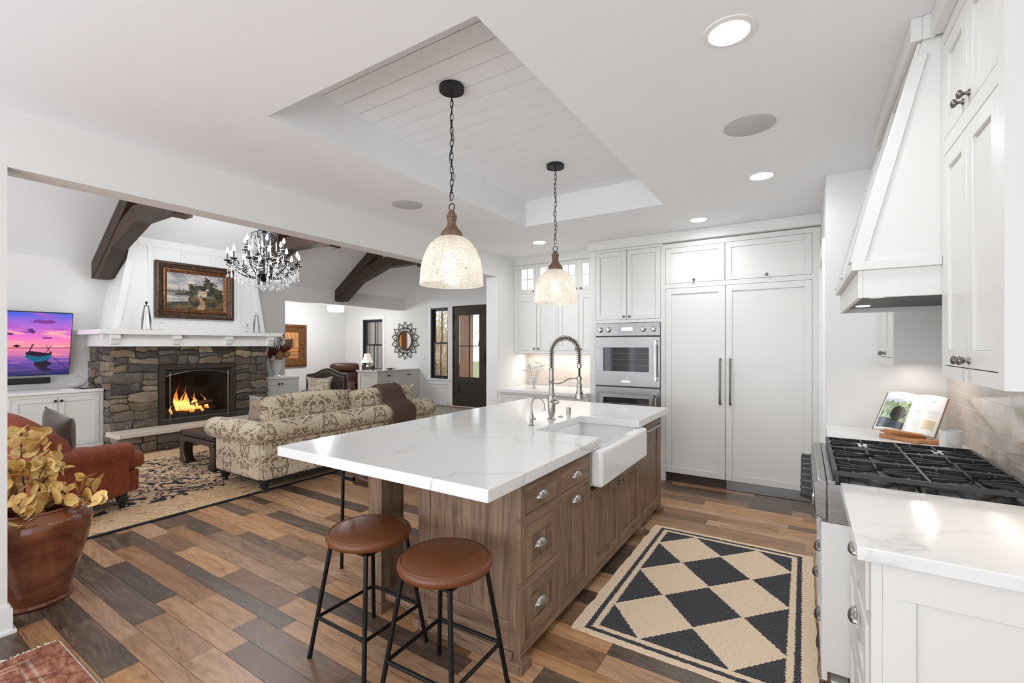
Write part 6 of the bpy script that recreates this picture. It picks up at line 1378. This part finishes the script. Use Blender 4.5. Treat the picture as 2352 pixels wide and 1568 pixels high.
tag(cushion((-5.60, 1.275, .73), .16, .19, .07, 'silk_pillow', GREYP, None, (radians(12), .30, radians(20)), 0, .14, (-5.60, 1.275, .5)), 'taupe silk pillow with tan edge on the rust armchair', 'pillow')
# side table with lidded jar behind the chair
t = thing('side_table', 'small dark side table behind the rust armchair', 'table', (-7.3, 1.06, .012)); m = MB(); m.lathe([(.001, 0), (.16, 0), (.16, .02), (.03, .05), (.025, .5), (.05, .56), (.28, .575), (.28, .60), (.001, .60)], (-7.3, 1.06, .012), n=32); finish('pedestal', m, TABW, t)
t = thing('lidded_dish', 'grey dish with pointed amber lid on the side table at the left edge', 'dish', (-7.3, 1.06, .612)); m = MB(); m.lathe([(.05, 0), (.13, .02), (.20, .035), (.205, .045), (.10, .075), (.001, .085)], (-7.3, 1.06, .612), n=28); finish('dish_body', m, plain('grey_lustre', srgb(150, 152, 160), .2, .3), t, smooth=50); m = MB(); m.lathe([(.08, .078), (.06, .11), (.03, .14), (.012, .165), (.006, .20), (.001, .21)], (-7.3, 1.06, .612), n=20); finish('pointed_lid', m, plain('amber_glaze', srgb(166, 116, 58), .25), t, smooth=50)
# ---- coffee table
ct = thing('coffee_table', 'dark carved wood coffee table between sofa and hearth', 'table', (-6.2, 3.5, .012)); X0, X1, Y0, Y1 = -6.74, -5.86, 2.66, 4.3
m = MB(); m.box((X0, Y0, .385), (X1, Y1, .42)); finish('table_top', m, plain('table_top_lacquer', srgb(58, 42, 34), .55), ct, bevel=.008)
m = MB(); m.box((X0+.02, Y0+.02, .355), (X1-.02, Y1-.02, .385)); m.holes
m.box((X0, Y0+.0, .29), (X1, Y0+.05, .355)); m.box((X0, Y1-.05, .29), (X1, Y1, .355)); m.box((X0, Y0+.05, .29), (X0+.05, Y1-.05, .355)); m.box((X1-.05, Y0+.05, .29), (X1, Y1-.05, .355)); finish('apron', m, TABW, ct, bevel=.01)
for sx, x in ((1, X0), (-1, X1)):
    for sy, y in ((1, Y0), (-1, Y1)):
        m = MB(); pr = [(0, .012), (.15, .012), (.16, .05), (.12, .09), (.10, .15), (.11, .25), (.14, .29), (.0, .29), (-.012, .2), (-.012, .08)]
        i = m.addv([(x+sx*a, y, z) for a, z in pr]+[(x+sx*a, y+sy*.11, z) for a, z in pr]); n = len(pr); m.f += [tuple(i+k for k in range(n)), tuple(i+n+k for k in range(n))]+[(i+k, i+(k+1) % n, i+n+(k+1) % n, i+n+k) for k in range(n)]
        finish('leg', m, TABW, ct, bevel=.01)
t = thing('glass_bird_ornament', 'silver bird ornament just visible above the sofa back', 'ornament', (-6.2, 5.6, .012)); 
# small drinks table far side holding it
m = MB(); m.lathe([(.001, 0), (.14, 0), (.14, .02), (.02, .04), (.02, .66), (.20, .67), (.20, .69), (.001, .69)], (-6.5, 6.1, .0), n=28); s = tag(finish('round_side_table', m, TABW, None, (-6.5, 6.1, 0)), 'round dark side table beyond the sofa under the silver ornament', 'table')
bpy.data.objects.remove(t)
t = thing('silver_ornament', 'silver bird ornament just visible above the sofa back', 'ornament', (-6.5, 6.1, .69)); m = MB(); m.ell((-6.5, 6.1, .76), (.05, .10, .07), 14, 10); m.tube([(-6.5, 6.18, .78), (-6.5, 6.22, .87), (-6.5, 6.27, .86)], [.03, .02, .008], 8); finish('bird_body', m, CHROME, t, smooth=60)
# ---- brown velvet wing armchair facing the camera
def wing(cx, cy, rz, label):
    t = thing('velvet_armchair', label, 'armchair', (0, 0, 0))
    m = MB(); m.box((-.38, -.36, .20), (.38, .30, .40)); finish('seat_frame', m, VELV, t, bevel=.03, seg=3)
    m = MB(); m.ell((0, -.04, .46), (.31, .36, .07), 30, 12, .4); finish('seat_cushion', m, VELV, t, smooth=70)
    def hump(w, h, n=24): return [(-w, .20)]+[(-w+2*w*k/n, h-.055*(1-cos(pi*min(1, abs(2*k/n-1)*1.25)))-.10*max(0, abs(2*k/n-1)-.85)**2*8) for k in range(n+1)]+[(w, .20)]
    m = MB(); m.prism(hump(.40, 1.03), .20, .36, 'y'); finish('outer_back', m, VELV, t, bevel=.04, seg=4, smooth=50)
    m = MB(); m.prism(hump(.34, .98), .10, .24, 'y'); finish('inner_back', m, VELV, t, bevel=.04, seg=4, smooth=50)
    PIP = plain('chair_piping', srgb(120, 106, 92), .7)
    for w_, h_, y_ in ((.395, 1.025, .205), (.335, .975, .105)):
        m = MB(); m.tube([(a, y_, b) for a, b in hump(w_, h_)], .007, 6); finish('piping', m, PIP, t)
    for s in (-1, 1):
        m = MB(); m.box((s*.42-.05, -.34, .20), (s*.42+.05, .28, .60)); finish('arm', m, VELV, t, bevel=.045, seg=4)
        for y in (-.30, .28): m = MB(); m.cyl((s*.36, y, 0), (s*.36, y, .20), .018, 12, .03); finish('leg', m, DWOOD, t)
    t.location = (cx, cy, .0); t.rotation_euler = (0, 0, rz); return t
wing(-8.14, 5.76, radians(44), 'brown velvet armchair with camel back facing the room beyond the sofa')
tag(cushion((-7.95, 5.50, .69), .24, .21, .07, 'patterned_pillow', DAM2, None, (radians(-16), 0, radians(46)), 0, .2, (-7.95, 5.50, .48)), 'cream patterned pillow on the brown velvet armchair', 'pillow')
m = MB(); m.box((-8.28, 4.86, .56), (-8.0, 5.10, .585)); m.box((-8.16, 4.96, .03), (-8.12, 5.0, .56)); m.box((-8.27, 4.87, .0), (-8.01, 5.09, .03)); tag(finish('accent_table', m, BLACKM, None, (-8.18, 5.15, 0), bevel=.003), 'small black stand left of the brown velvet armchair', 'table')
# ---- leather recliner in den
t = thing('leather_recliner', 'brown leather recliner in the den behind the half wall', 'recliner', (0, 0, 0))
for nm, c, rr_, p_ in (('seat_cushion', (0, -.1, .40), (.30, .40, .13), .5), ('backrest', (0, .34, .62), (.36, .16, .34), .45), ('headrest', (0, .30, .86), (.35, .17, .12), .5), ('arm', (-.42, -.05, .42), (.13, .44, .22), .5), ('arm', (.42, -.05, .42), (.13, .44, .22), .5), ('footrest', (0, -.55, .36), (.30, .12, .11), .5)):
    m = MB(); m.ell(c, rr_, 28, 16, p_); finish(nm, m, LEATHD, t, smooth=70)
m = MB(); m.box((-.42, -.42, .02), (.42, .42, .3)); finish('chair_base', m, LEATHD, t, bevel=.03)
t.location = (-10.25, 7.83, 0); t.scale = (1.07, 1.07, 1.05); t.rotation_euler = (0, 0, radians(50))
# ---- chandelier
cx, cy = -6.14, 3.42; Z0 = 2.55
ch = thing('crystal_chandelier', 'large black iron chandelier with lit candles and hanging crystals', 'chandelier', (cx, cy, 2.26))
IRON = plain('black_iron', (.012, .012, .014), .35, .7)
m = MB(); m.lathe([(.001, -.20), (.03, -.19), (.07, -.16), (.10, -.10), (.085, -.05), (.03, -.02), (.022, .05), (.045, .10), (.022, .15), (.018, .42), (.035, .46), (.02, .50), (.012, .60)], (cx, cy, Z0), n=24); finish('column', m, IRON, ch)
zc_top = PL+SL*(abs(RX-LW)-abs(cx-RX))
m = MB()
zz = Z0+.60
while zz < zc_top-.03:
    m.tube([(cx+.012*cos(a), cy, zz+.022*sin(a)) if int(zz*1000/38) % 2 else (cx, cy+.012*cos(a), zz+.022*sin(a)) for a in [2*pi*k/10 for k in range(10)]], .003, 4, True); zz += .038
finish('chain', m, IRON, ch)
m = MB(); m.cyl((cx, cy, zc_top-.05), (cx, cy, zc_top+.0), .07, 24); finish('canopy', m, IRON, ch)
r = random.Random(3); cnt = 0
def strand(p, n, par, drop=True, sz=.008):
    global cnt
    m = MB(); z = p[2]
    for k in range(n): m.ell((p[0], p[1], z-.017*k), (sz*.8, sz*.8, sz), 6, 4)
    if drop: z -= .017*n; m.lathe([(.001, .0), (.006, -.010), (.016, -.038), (.015, -.046), (.007, -.056), (.001, -.058)], (p[0], p[1], z), n=8)
    cnt += 1; finish('crystal_strand', m, CRYS, par, smooth=10)
ringpts = {}
for tier, (N, R_, zb, zt_, dr_) in enumerate(((12, .425, -.02, .09, 1), (6, .25, .16, .27, 1))):
    tips = []
    for k in range(N):
        a = 2*pi*(k+.5*tier)/N+.13; c_, s_ = cos(a), sin(a); P3 = lambda rr_, z: (cx+rr_*c_, cy+rr_*s_, Z0+z)
        m = MB()
        m.tube([P3(.03, zb-.03), P3(R_*.30, zb-.13), P3(R_*.60, zb-.10), P3(R_*.86, zb-.03), P3(R_*1.02, zb+.02), P3(R_*.98, zb+.055), P3(R_*.86, zb+.045), P3(R_*.84, zb+.01)], .0075, 6)
        m.tube([P3(.05, zb+.05), P3(R_*.35, zb+.04), P3(R_*.62, zb-.02), P3(R_*.85, zb-.01), P3(R_, zb+.05)], .005, 6)
        m.lathe([(.004, 0), (.038, .012), (.040, .018), (.006, .020)], P3(R_, zb+.055), n=14)
        arm = finish('arm', m, IRON, ch)
        m = MB(); m.cyl(P3(R_, zb+.07), P3(R_, zb+.165), .0095, 10); cd = finish('candle_sleeve', m, BLACKM, arm)
        m = MB(); m.lathe([(.007, 0), (.015, .012), (.017, .028), (.010, .050), (.003, .072), (.001, .078)], P3(R_, zb+.165), n=10); finish('candle_bulb', m, CANDLE, arm)
        m = MB(); m.lathe([(.045, .0), (.052, .004), (.030, -.004)], P3(R_, zb+.078), n=10, cap=False); finish('bobeche', m, CRYS, arm, smooth=10)
        tips.append(P3(R_, zb+.055))
        if tier == 0:
            strand(P3(R_, zb+.03), 3+k % 3*2, ch); strand(P3(R_*.90, zb-.02), 5-k % 3, ch); strand(P3(R_*.45, zb-.14), 5, ch); strand(P3(R_*.80, zb-.05), 2+k % 2*3, ch); strand(P3(R_*1.04, zb+.05), 4, ch, False)
        strand(P3(R_*.55, zb-.12), 3+k % 3, ch); strand(P3(R_*.68, zb-.10), 4-k % 2, ch); strand((cx+R_*.92*cos(a+.2), cy+R_*.92*sin(a+.2), Z0+zb+.01), 4+k % 3, ch)
    for k in range(N):   # bead swags between arms
        p, q = Vector(tips[k]), Vector(tips[(k+1) % N]); m = MB()
        for j in range(1, 16): f = j/16; pp = p.lerp(q, f); pp.z -= .075*sin(pi*f)+.03; m.ell(pp, (.0055,)*3, 6, 4)
        finish('bead_swag', m, CRYS, ch, smooth=10)
for k in range(6):
    a = 2*pi*k/6; c_, s_ = cos(a), sin(a); P3 = lambda rr_, z: (cx+rr_*c_, cy+rr_*s_, Z0+z)
    m = MB(); m.tube([P3(.02, .20), P3(.10, .30), P3(.16, .38), P3(.155, .45), P3(.09, .48), P3(.03, .52), P3(.05, .58)], .006, 6); m.tube([P3(.155, .42), P3(.12, .44), P3(.10, .40), P3(.12, .37)], .005, 5); finish('crown_scroll', m, IRON, ch)
    strand(P3(.14, .36), 8, ch, False); strand(P3(.06, .30), 7, ch, False); strand(P3(.10, -.16), 4, ch); strand(P3(.19, -.13), 5, ch)
m = MB(); m.ell((cx, cy, Z0-.265), (.028, .028, .028), 10, 8); m.lathe([(.004, 0), (.004, .05)], (cx, cy, Z0-.24), n=8); finish('crystal_ball', m, CRYS, ch, smooth=10)
light('chandelier_glow', 'POINT', (cx, cy, Z0+.30), 78, .5, col=(1, .97, .93))
# ---- clay vase and dried eucalyptus
vx, vy = -3.825, .765
vs = thing('clay_floor_vase', 'large glossy brown clay floor vase at the left', 'vase', (vx, vy, 0))
m = MB(); m.lathe([(.001, 0), (.160, 0), (.168, .006), (.168, .018), (.158, .026), (.164, .06), (.184, .14), (.212, .24), (.236, .33), (.250, .40), (.257, .455), (.252, .495), (.232, .520), (.206, .532), (.204, .540), (.212, .548), (.206, .556), (.190, .548), (.185, .52), (.22, .45), (.235, .38), (.2, .2), (.14, .05), (.001, .04)], (vx, vy, 0), n=72); finish('vase_body', m, COPPER, vs, smooth=60)
m = MB(); m.tube([(vx-.16, vy-.12, .50), (vx-.21, vy-.16, .49), (vx-.21, vy-.16, .44), (vx-.17, vy-.14, .41)], .014, 8); finish('ear_handle', m, COPPER, vs)
eu = thing('dried_eucalyptus', 'yellow dried eucalyptus branches standing in the clay vase', 'branches', (vx, vy, .45)); r = random.Random(21)
rt_ = Vector((cos(radians(32.5)), sin(radians(32.5)), 0)); fw_ = Vector((-sin(radians(32.5)), cos(radians(32.5)), 0))
def disc(m, c, nrm, R_):
    nrm = nrm.normalized(); e = nrm.orthogonal().normalized(); e = Matrix.Rotation(r.uniform(0, 6.28), 3, nrm) @ e; g_ = nrm.cross(e); n = 12; i = m.addv([c+nrm*(-.004)]); cup_ = r.uniform(.0, .3)
    pts = []
    for k in range(n):
        a = 2*pi*k/n; rr_ = R_*(1-.16*(abs(a-pi) < .3)); pts.append(c+e*rr_*cos(a)+g_*rr_*.86*sin(a)+nrm*R_*cup_*(cos(a)**2-.3))
    m.addv(pts)
    for k in range(n): m.f.append((i, i+1+k, i+1+(k+1) % n))
# branch tips in metres (right, up, away) from the vase mouth
tips = [(-.06, .42, .0), (.03, .40, .05), (-.17, .30, -.05), (.13, .27, .0), (-.05, .20, -.08), (.13, .18, .05), (-.20, .08, 0), (.22, .04, -.02), (.37, .0, .0), (.30, .10, .06), (.16, -.10, -.18), (-.14, .38, .08), (.10, .0, -.14)]
for bi, (a, b, c) in enumerate(tips):
    base = Vector((vx, vy, .42))+rt_*r.uniform(-.05, .03); tip = Vector((vx, vy, .56))+rt_*(a-.02)+fw_*c+Vector((0, 0, b+.03))
    mid = base.lerp(tip, .5)+Vector((0, 0, .09))+rt_*(-.02)
    pts = [base, base.lerp(mid, .5)+Vector((0, 0, .02)), mid, mid.lerp(tip, .55)+Vector((0, 0, .02)), tip]
    m = MB(); m.tube(pts, [.0065, .005, .004, .003, .0015], 6)
    l = MB()
    for k in range(7):
        f = .42+.58*k/6; seg = min(3, int(f*4)); q = pts[seg].lerp(pts[seg+1], f*4-seg) if seg < 4 else pts[4]
        for s in (-1, 1):
            d = Vector((r.gauss(0, 1), r.gauss(0, 1), r.gauss(0, .8))).normalized(); cc = q+d*r.uniform(.026, .052); nn = (d.cross(Vector((r.gauss(0, 1), r.gauss(0, 1), r.gauss(0, 1))))+Vector((0, -.2, .5))*.6-fw_*.5); disc(l, cc, nn, r.uniform(.026, .050))
            m.tube([q, cc], .0012, 4)
    s = finish('branch', m, STEM, eu); finish('leaves', l, LEAF, s, smooth=60, recalc=False)
# fringe of the small red rug
m = MB()
for k in range(120):
    x = .715-.9*k/120+rnd.uniform(-.003, .003); L_ = rnd.uniform(.015, .035); m.tube([(-3.183, x, .006), (-3.183-L_*.6, x+rnd.uniform(-.01, .01), .005), (-3.183-L_, x+rnd.uniform(-.015, .015), .003)], .0026, 4)
finish('fringe', m, WOOL, rr)
m = MB()
for k in range(60):
    y = -3.17+.86*k/60; m.tube([(y, .721, .006), (y+.01, .724, .006)], .003, 4)
finish('overcast_edge', m, WOOL, rr)
# labels for repeated doors etc.
for o in list(bpy.data.objects):
    if o.type == 'EMPTY' and not o.children: bpy.data.objects.remove(o)
